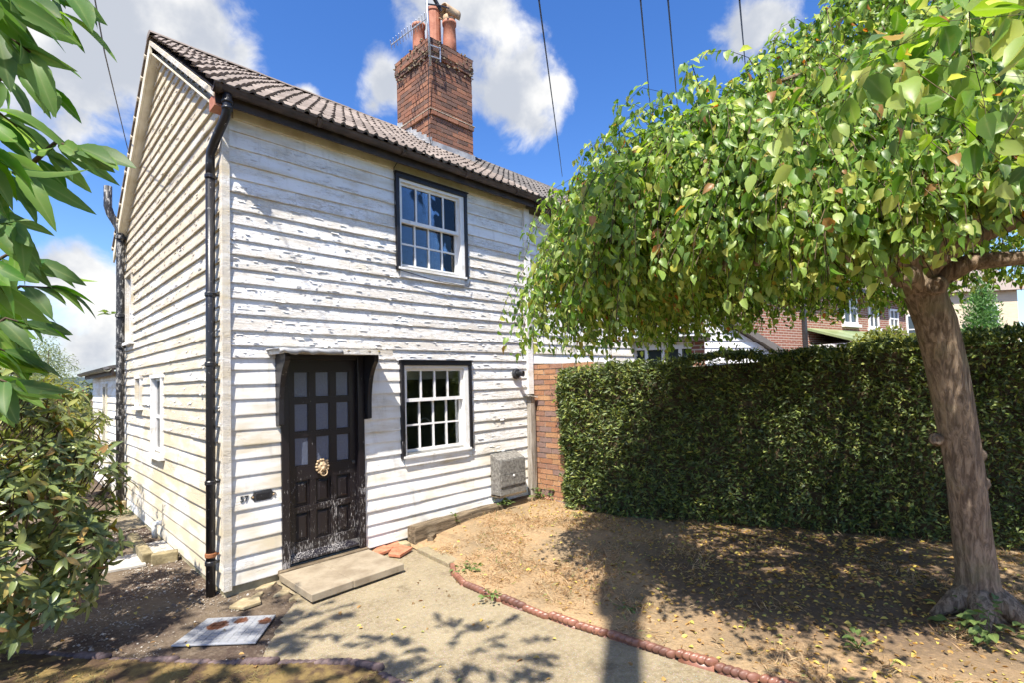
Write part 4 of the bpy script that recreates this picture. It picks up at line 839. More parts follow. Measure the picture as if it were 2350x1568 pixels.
pos = np.concatenate(pos); nor = np.concatenate(nor).astype(float)
bul = np.array([.13 * mnoise.noise(Vector(p * 1.5)) + .08 * mnoise.noise(Vector(p * 4.5)) + (.09 * random.random() if random.random() < .03 else 0) for p in pos]); rim = np.exp(-((pos[:, 2] - hz(pos[:, 1])) / .12) ** 2) * .05 + np.exp(-((pos[:, 1] + .55) / .12) ** 2) * .05
pos = pos + unit(nor) * (bul - rim - .07 * np.exp(-pos[:, 2] / .15) - rng.random(len(pos)) * .05)[:, None]
dirs = unit(unit(nor) * .9 + rng.normal(0, .55, pos.shape) + np.array([0, 0, .15])); nn = unit(rng.normal(0, 1, pos.shape) + np.array([0, 0, 1.0]))
foliage(hd, [leaf_template(.17, 2, .2, .15)], [leaf_template(.2, 3, .2, .2)], yew_m, pos - dirs * .03, dirs, nn, rng.uniform(.04, .085, len(pos)), 0, mass='foliage')
# ------------------------------------------------------------------ crab apple
B0 = on_ground(2248, 1402, .02); d0 = (B0 - CAM).dot(FWD)
ca = thing('crab_apple_tree', B0, 'weeping crab apple with leaning trunk and broad umbrella crown', 'tree')
tp = [B0 + Vector((0, 0, -.1)), B0 + Vector((0, 0, .04)), at(2243, 1330, d0), at(2232, 1230, d0 - .02), at(2213, 1080, d0 - .05), at(2190, 950, d0 - .08), at(2170, 850, d0 - .1), at(2145, 740, d0 - .13), at(2120, 670, d0 - .15), at(2085, 610, d0 - .18)]
tb = MB().tube(tp, [.22, .17, .125, .112, .112, .115, .116, .120, .115, .07], 26, wob=.12)
for dx_, dy_ in ((-.35, -.05), (-.15, -.32), (.2, -.25), (.3, .15), (-.25, .25)):
    tb.tube([B0 + Vector((0, 0, .16)), B0 + Vector((dx_ * .5, dy_ * .5, .07)), B0 + Vector((dx_, dy_, -.02))], [.11, .075, .02], 9, wob=.15)
for px, py, rr in ((2080, 632, .05), (2145, 655, .045), (2245, 1045, .03), (2150, 1010, .03), (2250, 1110, .035)):
    c = at(px, py, d0 - .3 if py < 700 else d0 - .08); ax_ = (CAM - c).normalized(); tb.lathe(c - ax_ * .1, [(rr * 1.7, 0), (rr * 1.4, .08), (rr, .105), (rr * .5, .09)], 10, ax_)
trunk = tb.build('trunk', bark_m, ca, True)
T = at(2100, 635, d0 - .16); CR = 2.42; CC = Vector((T.x + .0, T.y, 0)) + Vector((.10, -.05, 0))
def surf(r): return 2.82 + 1.52 * (1 - min(1, r / CR) ** 1.8)
lm = MB()
limb_targets = []
for a in np.linspace(0, 2 * math.pi, 15)[:-1]:
    a += random.uniform(-.2, .2); L = random.uniform(1.3, 2.0) * (1 - .4 * max(0, -FWD.x * math.cos(a) - FWD.y * math.sin(a))); e = CC + Vector((math.cos(a) * L, math.sin(a) * L, 0)); e.z = surf(L) - random.uniform(.25, .5)
    s_ = T + Vector((math.cos(a) * .05, math.sin(a) * .05, random.uniform(-.12, .1))); m1 = s_.lerp(e, .33) + Vector((0, 0, .12)); m2 = s_.lerp(e, .66) + Vector((random.uniform(-.15, .15), random.uniform(-.15, .15), .16))
    lm.tube([s_, m1, m2, e], [random.uniform(.05, .085), .045, .03, .01], 8, wob=.1)
    for f in (.4, .55, .7, .85):
        c = m1.lerp(m2, (f - .33) * 3) if f < .66 else m2.lerp(e, (f - .66) * 3); a2 = a + random.choice((-1, 1)) * random.uniform(.5, 1.1); e2 = c + Vector((math.cos(a2) * .6, math.sin(a2) * .6, random.uniform(-.1, .12)))
        lm.tube([c, c.lerp(e2, .5) + Vector((0, 0, .07)), e2], [.03, .018, .006], 6)
for pts in ([(2105, 650), (2060, 590), (2010, 545), (1960, 490)], [(2090, 640), (1960, 590), (1800, 585), (1650, 610)], [(2150, 640), (2230, 600), (2360, 590), (2500, 560)], [(2130, 610), (2200, 560), (2350, 500), (2500, 430)]):
    lm.tube([at(x, y, d0 - .15 - .12 * i) for i, (x, y) in enumerate(pts)], [.075, .062, .045, .03], 10, wob=.12)
lm.build('limbs', bark_m, ca, True)
NTW = 4700; K = 17; NL = 1100
u = rng.random(NTW); r = CR * np.where(rng.random(NTW) < .45, .80 + .2 * u, np.sqrt(u)); th = rng.uniform(0, 2 * math.pi, NTW); th[:NL] = math.atan2(-RIGHT.y, -RIGHT.x) + rng.normal(0, .75, NL); r[:NL] = CR * rng.uniform(.72, .90, NL)
rad = np.stack([np.cos(th), np.sin(th), np.zeros(NTW)], 1)
lump = (1 + .06 * np.sin(th * 3 + 1) + .04 * np.sin(th * 7 + .4)) * (1 - .36 * np.clip(rad @ -np.array(FWD), 0, 1)) * (1 - .05 * np.clip(rad @ -np.array(RIGHT), 0, 1)); r = r * lump; sz = np.array([surf(min(CR * .995, a)) for a in r / lump])
depthin = np.abs(rng.normal(0, .22, NTW)); p = np.array(CC)[None] + rad * r[:, None]; depthin[:NL] = rng.uniform(0, .75, NL); p[:, 2] = sz - depthin + .17 * np.sin(p[:, 0] * 3.1) * np.cos(p[:, 1] * 2.7)
NS = 40; sp0 = np.array([at(rng.uniform(1950, 2450), rng.uniform(-60, 330), rng.uniform(1.1, 1.7)) for _ in range(NS)]); p[-NS:] = sp0
d = unit(rad * rng.uniform(.2, .9, NTW)[:, None] + rng.normal(0, .45, (NTW, 3)) + np.array([0, 0, .35])); d[NL:NL + 160] = unit(d[NL:NL + 160] + rad[NL:NL + 160] * .8 + np.array([0, 0, .5])); ln = rng.uniform(.5, 1.0, NTW) * np.where(r > .78 * CR, 1.1, .75)
rag = np.array([mnoise.noise(Vector((math.cos(a) * 3.2, math.sin(a) * 3.2, b_ * 1.2))) for a, b_ in zip(th, r)]); zmin0 = 1.84 + .32 * rng.random(NTW) ** 1.5 + .38 * np.clip(rag + .1, 0, 1) + .15 * (1 - (rad @ -np.array(RIGHT))) + .48 * np.clip(rad @ -np.array(FWD), 0, 1); zmin0 += .12 * np.clip(rad @ (-.65 * np.array(FWD) + .75 * np.array(RIGHT)), 0, 1); zmin0 += .32 * np.clip(rad @ (np.array(FWD) + np.array(RIGHT)) / 1.41, 0, 1); zmin0 = np.where(r < .68 * CR * lump, np.maximum(zmin0, sz - .75), zmin0); zmin0[-NS:] = 2.3
step = ln / K; P0 = []; LP = []; LD = []; LN = []; LS = []; paths = [p.copy()]
for k in range(K):
    p = p + d * step[:, None] * (p[:, 2] > zmin0)[:, None]; d = unit(d + np.array([0, 0, -.20]) + rng.normal(0, .10, d.shape)); paths.append(p.copy())
    ok = p[:, 2] > zmin0
    for side in (0, 1):
        use = ok & (rng.random(NTW) < (.88 if side == 0 else .68)); m = use.sum()
        sd = unit(np.cross(d[use], rng.normal(0, 1, (m, 3)))); ldir = unit(sd * .8 + d[use] * .35 + np.array([0, 0, -.65]) + rng.normal(0, .2, (m, 3)))
        LP.append(p[use] + sd * .012); LD.append(ldir); LN.append(unit(rad[use] * .5 + np.array([0, 0, .9]) + rng.normal(0, .55, (m, 3)))); LS.append(.026 + .052 * rng.random(m) ** 1.2)
LP, LD, LN, LS = map(np.concatenate, (LP, LD, LN, LS))
keep = np.linalg.norm(LP - np.array(CAM), axis=1) > .75; LP, LD, LN, LS = LP[keep], LD[keep], LN[keep], LS[keep]
print('crab leaves', len(LP))
foliage(ca, [leaf_template(.31, 3, .45, .42, 0, .8)], [leaf_template(.31, 6, .3, .25, .05, .8), leaf_template(.34, 6, .45, .4, .05, .85), leaf_template(.29, 6, .2, .15, .05, .75)], crab_m, LP, LD, LN, LS)
V = []; Fq = []; paths = np.array(paths)[::4]        # thin twigs, three sided
off = np.array([[1, 0, 0], [-.5, .87, 0], [-.5, -.87, 0]])
for s_ in range(paths.shape[0] - 1):
    for ring, rr in ((s_, .0042 - .0006 * s_), (s_ + 1, .0036 - .0006 * s_)): V.append((paths[ring][:, None, :] + off[None] * (rr * np.where(np.arange(NTW) >= NTW - NS, .35, 1.))[:, None, None]).reshape(-1, 3))
nv = NTW * 3
for s_ in range(paths.shape[0] - 1):
    i = np.arange(NTW) * 3
    for k in range(3): a0 = (2 * s_) * nv; a1 = (2 * s_ + 1) * nv; Fq.append(np.stack([a0 + i + k, a0 + i + (k + 1) % 3, a1 + i + (k + 1) % 3, a1 + i + k], 1))
o = obj('twigs', npmesh('twigs', np.concatenate(V), np.concatenate(Fq), twig_m), ca); o['kind'] = 'stuff'
fb_ = MB()
for i in rng.choice(len(LP), 260): fb_.lathe(tuple(LP[i] + LD[i] * .03 + np.array([0, 0, -.03])), [(.004, -.008), (.009, 0), (.004, .009)], 6)
o = fb_.build('fruit', fruit_m, ca, True); o['kind'] = 'stuff'
# ------------------------------------------------------------------ cherry tree whose branches hang in from the left
ch_t = thing('cherry_tree', (-3.4, -3.6, 0), 'cherry tree with large glossy leaves hanging in at the top left', 'tree')
MB().tube([(-3.4, -3.6, -.1), (-3.35, -3.55, 1.2), (-3.2, -3.3, 2.6), (-3.0, -2.9, 4.2)], [.16, .13, .11, .06], 12, wob=.1).build('trunk', bark_m, ch_t, True)
pos = []; dr_ = []; nr_ = []; sz_ = []; tw = MB(); root = Vector((-3.2, -3.2, 2.7))
def spray(a, b, n, size, spread=.5, down=.8, bend=.04):
    a, b = Vector(a), Vector(b); mid = a.lerp(b, .55) + Vector((0, 0, bend)); tw.tube([a, mid, b], [.006, .004, .002], 6); ax_ = (b - a).normalized()
    for i in range(n):
        f = .25 + .75 * (i / max(1, n - 1)); c = a.lerp(mid, f / .55) if f < .55 else mid.lerp(b, (f - .55) / .45); s = 1 if i % 2 else -1
        sd = ax_.cross(Vector((0, 0, 1))).normalized() * s; dd = (ax_ * (.35 + .7 * f) + sd * spread * random.uniform(.3, 1.1) + Vector((0, 0, -down * random.uniform(.5, 1.3))) + Vector(rng.normal(0, .18, 3))).normalized()
        pos.append(c); dr_.append(dd); nn_ = Vector((0, 0, 1)) * .6 - FWD * random.uniform(-.2, .9) + Vector(rng.normal(0, .35, 3)); nr_.append(nn_.normalized()); sz_.append(size * random.uniform(.75, 1.2))
SPR = [((-90, 40), (120, 20), 1.0, 9), ((-60, -60), (170, -10), 1.05, 9), ((-80, 110), (70, 120), .95, 8), ((-60, 210), (110, 200), 1.15, 8), ((-80, 300), (40, 290), 1.0, 7), ((50, 395), (195, 345), 1.1, 8), ((-90, 470), (60, 400), 1.1, 7),
       ((-80, 560), (40, 520), 1.15, 8), ((-80, 640), (90, 600), 1.35, 9), ((-60, 720), (130, 660), 1.5, 9), ((-60, 780), (70, 745), 1.45, 9), ((-60, 850), (40, 820), 1.4, 8), ((-60, 930), (20, 880), 1.3, 7), ((-120, 0), (20, 0), .85, 6), ((-120, 380), (-10, 360), .85, 6), ((-120, 600), (-20, 640), .95, 6), ((-60, 420), (30, 560), 1.25, 7), ((-60, 650), (60, 800), 1.6, 8)]
for (ax0, ay0), (bx0, by0), dd, n_ in SPR: spray(at(ax0, ay0, dd), at(bx0, by0, dd + random.uniform(-.05, .1)), n_ + 2, .108)
for cx_, cy_, cz_, rr, cnt in ((-2.95, -2.6, 4.9, 1.25, 130), (-1.75, -3.75, 4.6, .75, 50)):      # the rest of the crown, over and beside the camera
    for i in range(cnt):
        v = Vector(rng.normal(0, 1, 3)).normalized() * rr * random.random() ** .4; a = Vector((cx_, cy_, cz_)) + v * .75; spray(a, a + v.normalized() * .22 + Vector((0, 0, -.12)), 9, .12)
for dd in ((-2.95, -2.6, 4.9), (-1.75, -3.75, 4.6), (-2.4, -2.6, 2.2)): tw.tube([root, root.lerp(Vector(dd), .5) + Vector((0, 0, .2)), dd], [.05, .035, .015], 7)
tw.build('twigs', twig_m, ch_t, True)
foliage(ch_t, [leaf_template(.19, 4, .35, .3, 0, .9)], [leaf_template(.165, 12, .3, .4, .03, .9), leaf_template(.155, 12, .5, .6, .03, .85), leaf_template(.18, 12, .22, .25, .03, .95)], cherry_m, [tuple(p) for p in pos], [tuple(p) for p in dr_], [tuple(p) for p in nr_], sz_, 260)
# ------------------------------------------------------------------ shrubs on the left
def rosette_shrub(name, label, blobs, n, leaf, mat, n_obj, mass, wid=.17, per=9, cat='shrub', droop=.35):
    c = Vector(blobs[0][0]); t = thing(name, (c.x, c.y, -.06), label, cat); pos, dr_, nr_, sz_ = [], [], [], []; stm = MB(); vols = [b[1][0] * b[1][1] * b[1][2] for b in blobs]
    for i in range(n):
        bc, br = random.choices(blobs, [v ** .67 for v in vols])[0]; v = Vector(rng.normal(0, 1, 3)).normalized(); k = random.uniform(.72, 1.04); p = Vector(bc) + Vector((v.x * br[0], v.y * br[1], v.z * br[2])) * k
        if p.z < .05: continue
        ax_ = (v + Vector((0, 0, .7)) + Vector(rng.normal(0, .3, 3))).normalized(); u_ = ax_.orthogonal().normalized(); w_ = ax_.cross(u_); stm.tube([Vector(bc) * .3 + p * .7 - Vector((0, 0, .12)), p], [.006, .004], 4)
        for j in range(per):
            a = 2.4 * j; tl = random.uniform(.0, .55) if j < per * .7 else random.uniform(.7, 1.3); dd = (u_ * math.cos(a) + w_ * math.sin(a)) + ax_ * (tl - .15) + Vector((0, 0, -droop * random.random()))
            pos.append(tuple(p + ax_ * random.uniform(-.03, .02))); dr_.append(tuple(dd)); nr_.append(tuple(ax_ + Vector(rng.normal(0, .25, 3)))); sz_.append(leaf * random.uniform(.7, 1.2))
    stm.build('stems', twig_m, t)['kind'] = 'stuff'
    foliage(t, [leaf_template(wid, 3, .25, .3, 0, .85)], [leaf_template(wid, 6, .25, .35, 0, .85), leaf_template(wid * .9, 6, .4, .2, 0, .8)], mat, pos, dr_, nr_, sz_, n_obj, mass=mass)
    return t
def blob(px, py, d_, rx, ry, rz): return (at(px, py, d_), (rx, ry, rz))
rosette_shrub('rhododendron_shrub', 'dark leathery leaved shrub at the lower left with a few yellow leaves', [blob(20, 1230, 3.45, .55, .55, .62), blob(120, 1130, 3.7, .42, .42, .45), blob(60, 1010, 3.9, .5, .5, .42), blob(175, 1260, 3.6, .26, .26, .30), blob(-120, 1050, 3.3, .6, .6, .8), blob(30, 1380, 3.5, .5, .5, .28)], 560, .105, rhodo_m, 300, 'foliage')
rosette_shrub('yellow_green_shrub', 'sunny yellow green shrub behind the dark shrub', [blob(70, 1000, 5.2, .6, .6, .5), blob(130, 1010, 6.2, .32, .32, .45), blob(0, 940, 6.0, .8, .8, .5), blob(150, 1090, 5.6, .25, .25, .35)], 300, .10, sunny_m, 120, 'foliage')
rosette_shrub('broadleaf_bush', 'green bush against the end of the rear extension', [blob(190, 900, 12, .18, .18, .3), blob(165, 985, 10.5, .38, .38, .6), blob(130, 1060, 8.5, .5, .5, .7)], 200, .13, rhodo_m, 60, 'foliage')
def fluffy_tree(name, label, base, blobs, n, size, mat, wid, hang=0., cat='tree', group=None):
    t = thing(name, base, label, cat, group); tr = MB(); pos = []; dr_ = []
    for bc, br in blobs:
        bc = Vector(bc); tr.tube([Vector(base), Vector(base).lerp(bc, .6) + Vector((.05, 0, 0)), bc], [max(br) * .09, max(br) * .06, .02], 7); m = int(n * br[0] ** 2 / sum(b[1][0] ** 2 for b in blobs))
        v = unit(rng.normal(0, 1, (m, 3))); k = rng.random(m) ** .45; lump = 1 + .28 * np.array([mnoise.noise(Vector(x * 2.6) + bc) for x in v]); pos.append(np.array(bc) + v * (k * lump)[:, None] * np.array(br)); dr_.append(unit(v * .6 + rng.normal(0, .5, (m, 3)) + np.array([0, 0, -hang])))
    tr.build('trunk', bark_m, t); pos = np.concatenate(pos); dr_ = np.concatenate(dr_)
    V, F_ = scatter(leaf_template(wid, 2, .3, .2), pos, dr_, unit(rng.normal(0, 1, pos.shape) + np.array([0, 0, .8])), rng.uniform(.7, 1.3, len(pos)) * size)
    o = obj('crown', npmesh('crown', V, F_, mat, np.repeat(rng.random(len(pos)), 9)), t); o['kind'] = 'stuff'; return t
g = on_ground
fluffy_tree('willow_tree', 'feathery pale green willow on the far left', at(95, 990, 24), [blob(105, 850, 24, 1.3, 1.3, 1.1), blob(70, 830, 24, 1.3, 1.3, 1.3), blob(120, 900, 23, 1.2, 1.2, .9), blob(30, 880, 23, 1.6, 1.6, 1.2), blob(112, 805, 24, .4, .4, .9)], 9000, .16, willow_m, .10, .3)
fluffy_tree('distant_bush', 'dark green bush below the far brick chimney', at(195, 1000, 26), [blob(170, 950, 26, 1.8, 1.8, .6), blob(60, 945, 27, 2.6, 2.6, .8)], 4000, .16, sunny_m, .3)
# far house with chimney, lower down the hill
fh = thing('distant_house', at(178, 990, 46), 'far brick chimney with four clay pots above the shrubs', 'house')
dh = at(178, 905, 46); fbrick = material('far_brickwork', lambda n: pbsdf(n, n('ShaderNodeTexBrick', {'Vector': n('ShaderNodeTexCoord').outputs['UV'] if False else n.vm('MULTIPLY', n('ShaderNodeTexCoord').outputs['Generated'], (1, 1, 1)), 'Color1': (.34, .13, .07, 1), 'Color2': (.26, .10, .06, 1), 'Mortar': (.45, .38, .3, 1), 'Scale': 14.}).outputs[0], .9))
MB().box(-.85, .85, -.5, .5, -1.7, -.15, Matrix.Rotation(.9, 3, 'Z'), dh).build('chimney', simple('far_brick', (.28, .11, .06), (.42, .22, .13), 2.5, .9, stretch=(1, 1, 4)), fh)
MB().box(-.93, .93, -.58, .58, -.15, .08, Matrix.Rotation(.9, 3, 'Z'), dh).build('chimney_cap', mortar, fh)
for i in range(4):
    c = dh + Matrix.Rotation(.9, 3, 'Z') @ Vector((-.62 + i * .41, 0, .08)); MB().lathe(c, [(.15, 0), (.13, .35), (.17, .37), (.17, .46)], 10).build('chimney_pot', terracotta, fh)
MB().prism([tuple(dh + Vector((-5, -3, -4.5))), tuple(dh + Vector((5, 3, -4.5))), tuple(dh + Vector((5, 3, -1.5))), tuple(dh + Vector((-5, -3, -1.5)))], (1.5, -2.2, -2)).build('roof', tile, fh)
# ------------------------------------------------------------------ houses beyond the hedge
class Plane:
    def __init__(s, px0, d0_, px1, d1_):
        a, b = at(px0, 850, d0_), at(px1, 850, d1_); s.o = Vector((a.x, a.y, 0)); e = b - a; e.z = 0; s.L = e.length; s.e = e.normalized(); s.n = Vector((0, 0, 1)).cross(s.e); 
        if s.n.dot(Vector((CAM.x, CAM.y, 0)) - s.o) < 0: s.n = -s.n
        s.rot = Matrix((s.e, s.n, Vector((0, 0, 1)))).transposed()
    def hit(s, px, py): d = ray(px, py); t = (s.o - CAM).dot(s.n) / d.dot(s.n); p = CAM + d * t; return (p - s.o).dot(s.e), p.z
    def box(s, b, u0, u1, n0, n1, z0, z1): return b.box(u0, u1, n0, n1, z0, z1, s.rot, s.o)
    def pt(s, u, n, z): return tuple(s.o + s.e * u + s.n * n + Vector((0, 0, z)))
def f_fb(c1, c2, mo, sc):
    def f(n):
        p = worldp(n); sp_ = n('ShaderNodeSeparateXYZ', {0: p}); v = n('ShaderNodeCombineXYZ', {0: n.math('ADD', sp_.outputs[0], n.math('MULTIPLY', sp_.outputs[1], -1.)), 1: sp_.outputs[2]}).outputs[0]
        return pbsdf(n, n('ShaderNodeTexBrick', {'Vector': v, 'Color1': (*c1, 1), 'Color2': (*c2, 1), 'Mortar': (*mo, 1), 'Scale': sc, 'Brick Width': .32, 'Row Height': .075, 'Mortar Size': .012}).outputs[0], .9)
    return f
redfar = material('far_red_brickwork', f_fb((.32, .115, .07), (.25, .095, .06), (.46, .38, .30), 1.))
creamfar = material('far_cream_brickwork', f_fb((.66, .54, .38), (.58, .47, .33), (.6, .52, .4), 1.))
p1 = Plane(1600, 12.5, 2085, 19.); rh = thing('red_brick_house', p1.o, 'red brick house with white windows seen beyond the hedge', 'house')
b = MB(); p1.box(b, 0, p1.L, -5, 0, -.3, 4.5); wl = b.build('wall', redfar, rh)
b = MB().prism([p1.pt(-.2, .25, 4.42), p1.pt(-.2, -2.6, 6.6), p1.pt(-.2, -5.2, 4.4)], tuple(p1.e * (p1.L + .4))); b.build('roof', tile, rh)
def far_window(pl, parent, x0, x1, y0, y1, cols_=2, rows_=2):
    u0, zt_ = pl.hit(x0, y0); u1, _ = pl.hit(x1, y0); _, zb_ = pl.hit(x0, y1); b = MB(); f = .07
    pl.box(b, u0, u1, -.05, .05, zb_, zb_ + f); pl.box(b, u0, u1, -.05, .05, zt_ - f, zt_); pl.box(b, u0, u0 + f, -.04, .045, zb_, zt_); pl.box(b, u1 - f, u1, -.04, .045, zb_, zt_)
    for i in range(1, cols_): c = u0 + (u1 - u0) * i / cols_; pl.box(b, c - .025, c + .025, -.03, .04, zb_, zt_)
    for i in range(1, rows_): c = zb_ + (zt_ - zb_) * i / rows_; pl.box(b, u0, u1, -.03, .04, c - .025, c + .025)
    w_ = b.build('window', white, parent); g_ = MB(); pl.box(g_, u0 + f, u1 - f, .004, .012, zb_ + f, zt_ - f); g_.build('pane', glass_far, w_); s_ = MB(); pl.box(s_, u0 - .08, u1 + .08, 0, .12, zb_ - .1, zb_); s_.build('sill', white, w_)
glass_far = material('far_window_glass', lambda n: pbsdf(n, (.03, .04, .05), .08, spec=.8))
for x0, x1, y0, y1 in ((1990, 2012, 690, 752), (2038, 2058, 708, 752), (1930, 1962, 665, 742)): far_window(p1, rh, x0, x1, y0, y1)
b = MB(); u_, _ = p1.hit(1841, 750); p1.box(b, u_ - .05, u_ + .05, .02, .12, .2, 4.4); b.build('downpipe', darkmet, rh)
b = MB(); p1.box(b, 0, p1.L, .2, .32, 4.38, 4.5); b.build('gutter', darkmet, rh)
u0, z1_ = p1.hit(1855, 752); u1, _ = p1.hit(1985, 775)
b = MB(); p1.box(b, u0, u1, 0, 1.2, z1_ - .9, z1_ - .55); p1.box(b, u0, u0 + .1, 1.1, 1.2, .2, z1_ - .5); p1.box(b, u1 - .1, u1, 1.1, 1.2, .2, z1_ - .5); p1.box(b, u0, u1, 1.12, 1.2, z1_ - .55, z1_ - .45); pc_ = b.build('porch', white, rh)
MB().prism([p1.pt(u0 - .1, 0, z1_ + .0), p1.pt(u0 - .1, 1.3, z1_ - .45), p1.pt(u0 - .1, 1.3, z1_ - .52), p1.pt(u0 - .1, 0, z1_ - .07)], tuple(p1.e * (u1 - u0 + .2))).build('porch_roof', simple('mossy_green_glazing', (.16, .22, .08), (.30, .36, .18), 1.5, .35), pc_)
p2 = Plane(1500, 10.2, 1800, 11.2); gg = thing('white_garage', p2.o, 'white boarded gable with dark verge just above the hedge', 'garage')
ua, _ = p2.hit(1480, 800); ub, _ = p2.hit(1772, 800); ap, az = p2.hit(1600, 702); zr_ = p2.hit(1772, 812)[1]
MB().prism([p2.pt(ua, -.05, -.2), p2.pt(ub, -.05, -.2), p2.pt(ub, -.05, zr_), p2.pt(ap, -.05, az), p2.pt(ua, -.05, zr_ + .3)], tuple(p2.n * -4)).build('wall', dark_in, gg)
zb_ = 1.2; k = 0
while zb_ < az - .1:
    x1_ = ub - max(0, (zb_ - zr_) / (az - zr_)) * (ub - ap); x0_ = ua + max(0, (zb_ - zr_ - .3) / (az - zr_ - .3)) * (ap - ua)
    x1t = ub - max(0, (zb_ + .17 - zr_) / (az - zr_)) * (ub - ap); x0t = ua + max(0, (zb_ + .17 - zr_ - .3) / (az - zr_ - .3)) * (ap - ua)
    if x1t > x0t: MB().prism([p2.pt(x0_, .025, zb_), p2.pt(x1_, .025, zb_), p2.pt(x1t, .0, zb_ + .175), p2.pt(x0t, .0, zb_ + .175)], tuple(p2.n * -.02)).build('weatherboard', white, gg)
    zb_ += .165
MB().prism([p2.pt(ap, .15, az + .05), p2.pt(ub + .35, .15, zr_ - .18), p2.pt(ub + .35, .15, zr_ - .02), p2.pt(ap, .15, az + .2)], tuple(p2.n * -4.3)).build('roof', slate, gg)
p3_ = Plane(1360, 9.6, 1610, 9.2); cv = thing('glazed_porch', p3_.o, 'low white framed porch with dark roof edge left of the white gable', 'porch')
u0, zt_ = p3_.hit(1370, 792); u1, _ = p3_.hit(1600, 792); b = MB(); p3_.box(b, u0, u1, -.08, .02, zt_ - .14, zt_)
for i in range(7): c = u0 + (u1 - u0) * i / 6; p3_.box(b, c - .03, c + .03, -.08, .0, .6, zt_ - .14)
p3_.box(b, u0, u1, -.08, .01, .9, 1.0); b.build('frame', white, cv); b = MB(); p3_.box(b, u0, u1, -.06, -.05, 1.0, zt_ - .14); b.build('pane', glass_far, cv)
b = MB(); p3_.box(b, u0 - .15, u1 + .2, -2.5, .2, zt_, zt_ + .09); b.build('roof', fasciam, cv); b = MB(); p3_.box(b, u1 - .1, u1 + .12, -.2, .03, -.1, zt_ - .005); b.build('brick_pier', redfar, cv); b = MB(); p3_.box(b, u0, u1, -2.4, -2.3, -.1, zt_); p3_.box(b, u0, u1, -.1, .0, -.1, .9); b.build('back_wall', dark_in, cv)
p4 = Plane(2068, 24, 2420, 23); ch2 = thing('cream_house', p4.o, 'cream brick house with wide window right of the red brick house', 'house')
b = MB(); u1, z1_ = p4.hit(2335, 690); p4.box(b, 0, u1, -5, 0, -.3, z1_ + .6); b.build('wall', creamfar, ch2)
MB().prism([p4.pt(-.3, .3, z1_ + .5), p4.pt(u1 + .3, .3, z1_ + .5), p4.pt(u1 + .3, -2.5, z1_ + 2.4), p4.pt(-.3, -2.5, z1_ + 2.4)], tuple(p4.n * -.2)).build('roof', tile, ch2)
far_window(p4, ch2, 2078, 2132, 722, 790, 1, 2); far_window(p4, ch2, 2240, 2290, 700, 760, 2, 2)
fluffy_tree('conifer_tree', 'bright green conifer in front of the cream house', at(2250, 860, 15), [blob(2250, 800, 15, .62, .62, .9), blob(2252, 730, 15, .45, .45, .8), blob(2254, 680, 15, .25, .25, .6)], 7000, .10, conif_m, .18, -.6)
fluffy_tree('sunlit_bush', 'sunlit yellow green bush below the red brick house', at(2025, 880, 11), [blob(2030, 800, 11, .62, .62, .42), blob(1985, 810, 11, .35, .35, .3), blob(2080, 810, 10.8, .4, .4, .3)], 5000, .085, sunny_m, .33)
# ------------------------------------------------------------------ telegraph pole behind the camera and its wires
tpz = 10.2; pb_ = Vector((2.40 - .51 * tpz, -2.55 - .31 * tpz, 0)); tpo = thing('telegraph_pole', pb_, 'telegraph pole whose shadow falls across the path and lawn', 'pole')
MB().tube([pb_ + Vector((0, 0, -.3)), pb_ + Vector((0, 0, 5)), pb_ + Vector((0, 0, tpz))], [.15, .135, .125], 14).build('pole', timber, tpo, True)
MB().lathe(pb_ + Vector((-.02, .02, tpz - .95)), [(.10, 0), (.19, .05), (.21, .4), (.21, .85), (.16, 1.05), (.05, 1.1)], 14).build('cable_drum', darkmet, tpo, True)
top = pb_ + Vector((0, 0, tpz - .3))
for i, (x0, y0, x1, y1, dd, lab) in enumerate(((1237, 0, 1285, 360, 16, 'thin black overhead wire just right of the chimney'), (1470, 0, 1492, 240, 15, 'left one of the overhead wire pair above the crab apple'), (1533, 0, 1556, 260, 15, 'right one of the overhead wire pair above the crab apple'), (1697, 0, 1712, 170, 15, 'rightmost overhead wire half hidden by the crab apple'))):
    e = at(x1, y1, dd); n_ = at(x0, y0, 5.); far = e + (e - n_) * .45; tag(MB().tube([top, n_, e, far + Vector((0, 0, -.1))], [.010, .009, .012, .012], 5).build('overhead_wire', cable_m), lab, 'wire', 'overhead wires')
g0 = at(240, 118, 5.5); g1 = Vector((-.10, 3.5, 5.25)); g1 = at(292, 335, 7.9)
tag(MB().tube([top, g0, g1, at(312, 405, 8.0)], [.008, .007, .006, .006], 5).build('overhead_wire', simple('grey_cable', (.10, .10, .11), (.15, .15, .15), 5.)), 'thin grey wire sloping down to the gable on the left', 'wire', 'overhead wires')
# ------------------------------------------------------------------ grass, litter, gravel, weeds
n = 75000; x = rng.uniform(1.5, 5.4, n); y = rng.uniform(-5.2, -.15, n)
ed = np.array([edge(v) for v in y]); pat = np.array([mnoise.noise(Vector((a * 1.6, b_ * 1.6, 4))) + .5 * mnoise.noise(Vector((a * 5, b_ * 5, 7))) for a, b_ in zip(x, y)])
ok = (x > ed + .05) & (pat + rng.normal(0, .16, n) - .5 * np.clip(2 - np.hypot(x - 3.7, y + 3.7), 0, 1) > .02); x, y = x[ok], y[ok]; pos = np.stack([x, y, np.array([zl(a, b_) for a, b_ in zip(x, y)]) + .002], 1); m = len(x)
dirs = unit(np.stack([rng.normal(0, .8, m), rng.normal(0, .8, m), rng.uniform(.05, .8, m)], 1)); V, Fq = scatter(leaf_template(.05, 1, .1, .3), pos, dirs, unit(rng.normal(0, 1, (m, 3)) + np.array([0, 0, 1])), rng.uniform(.02, .055, m))
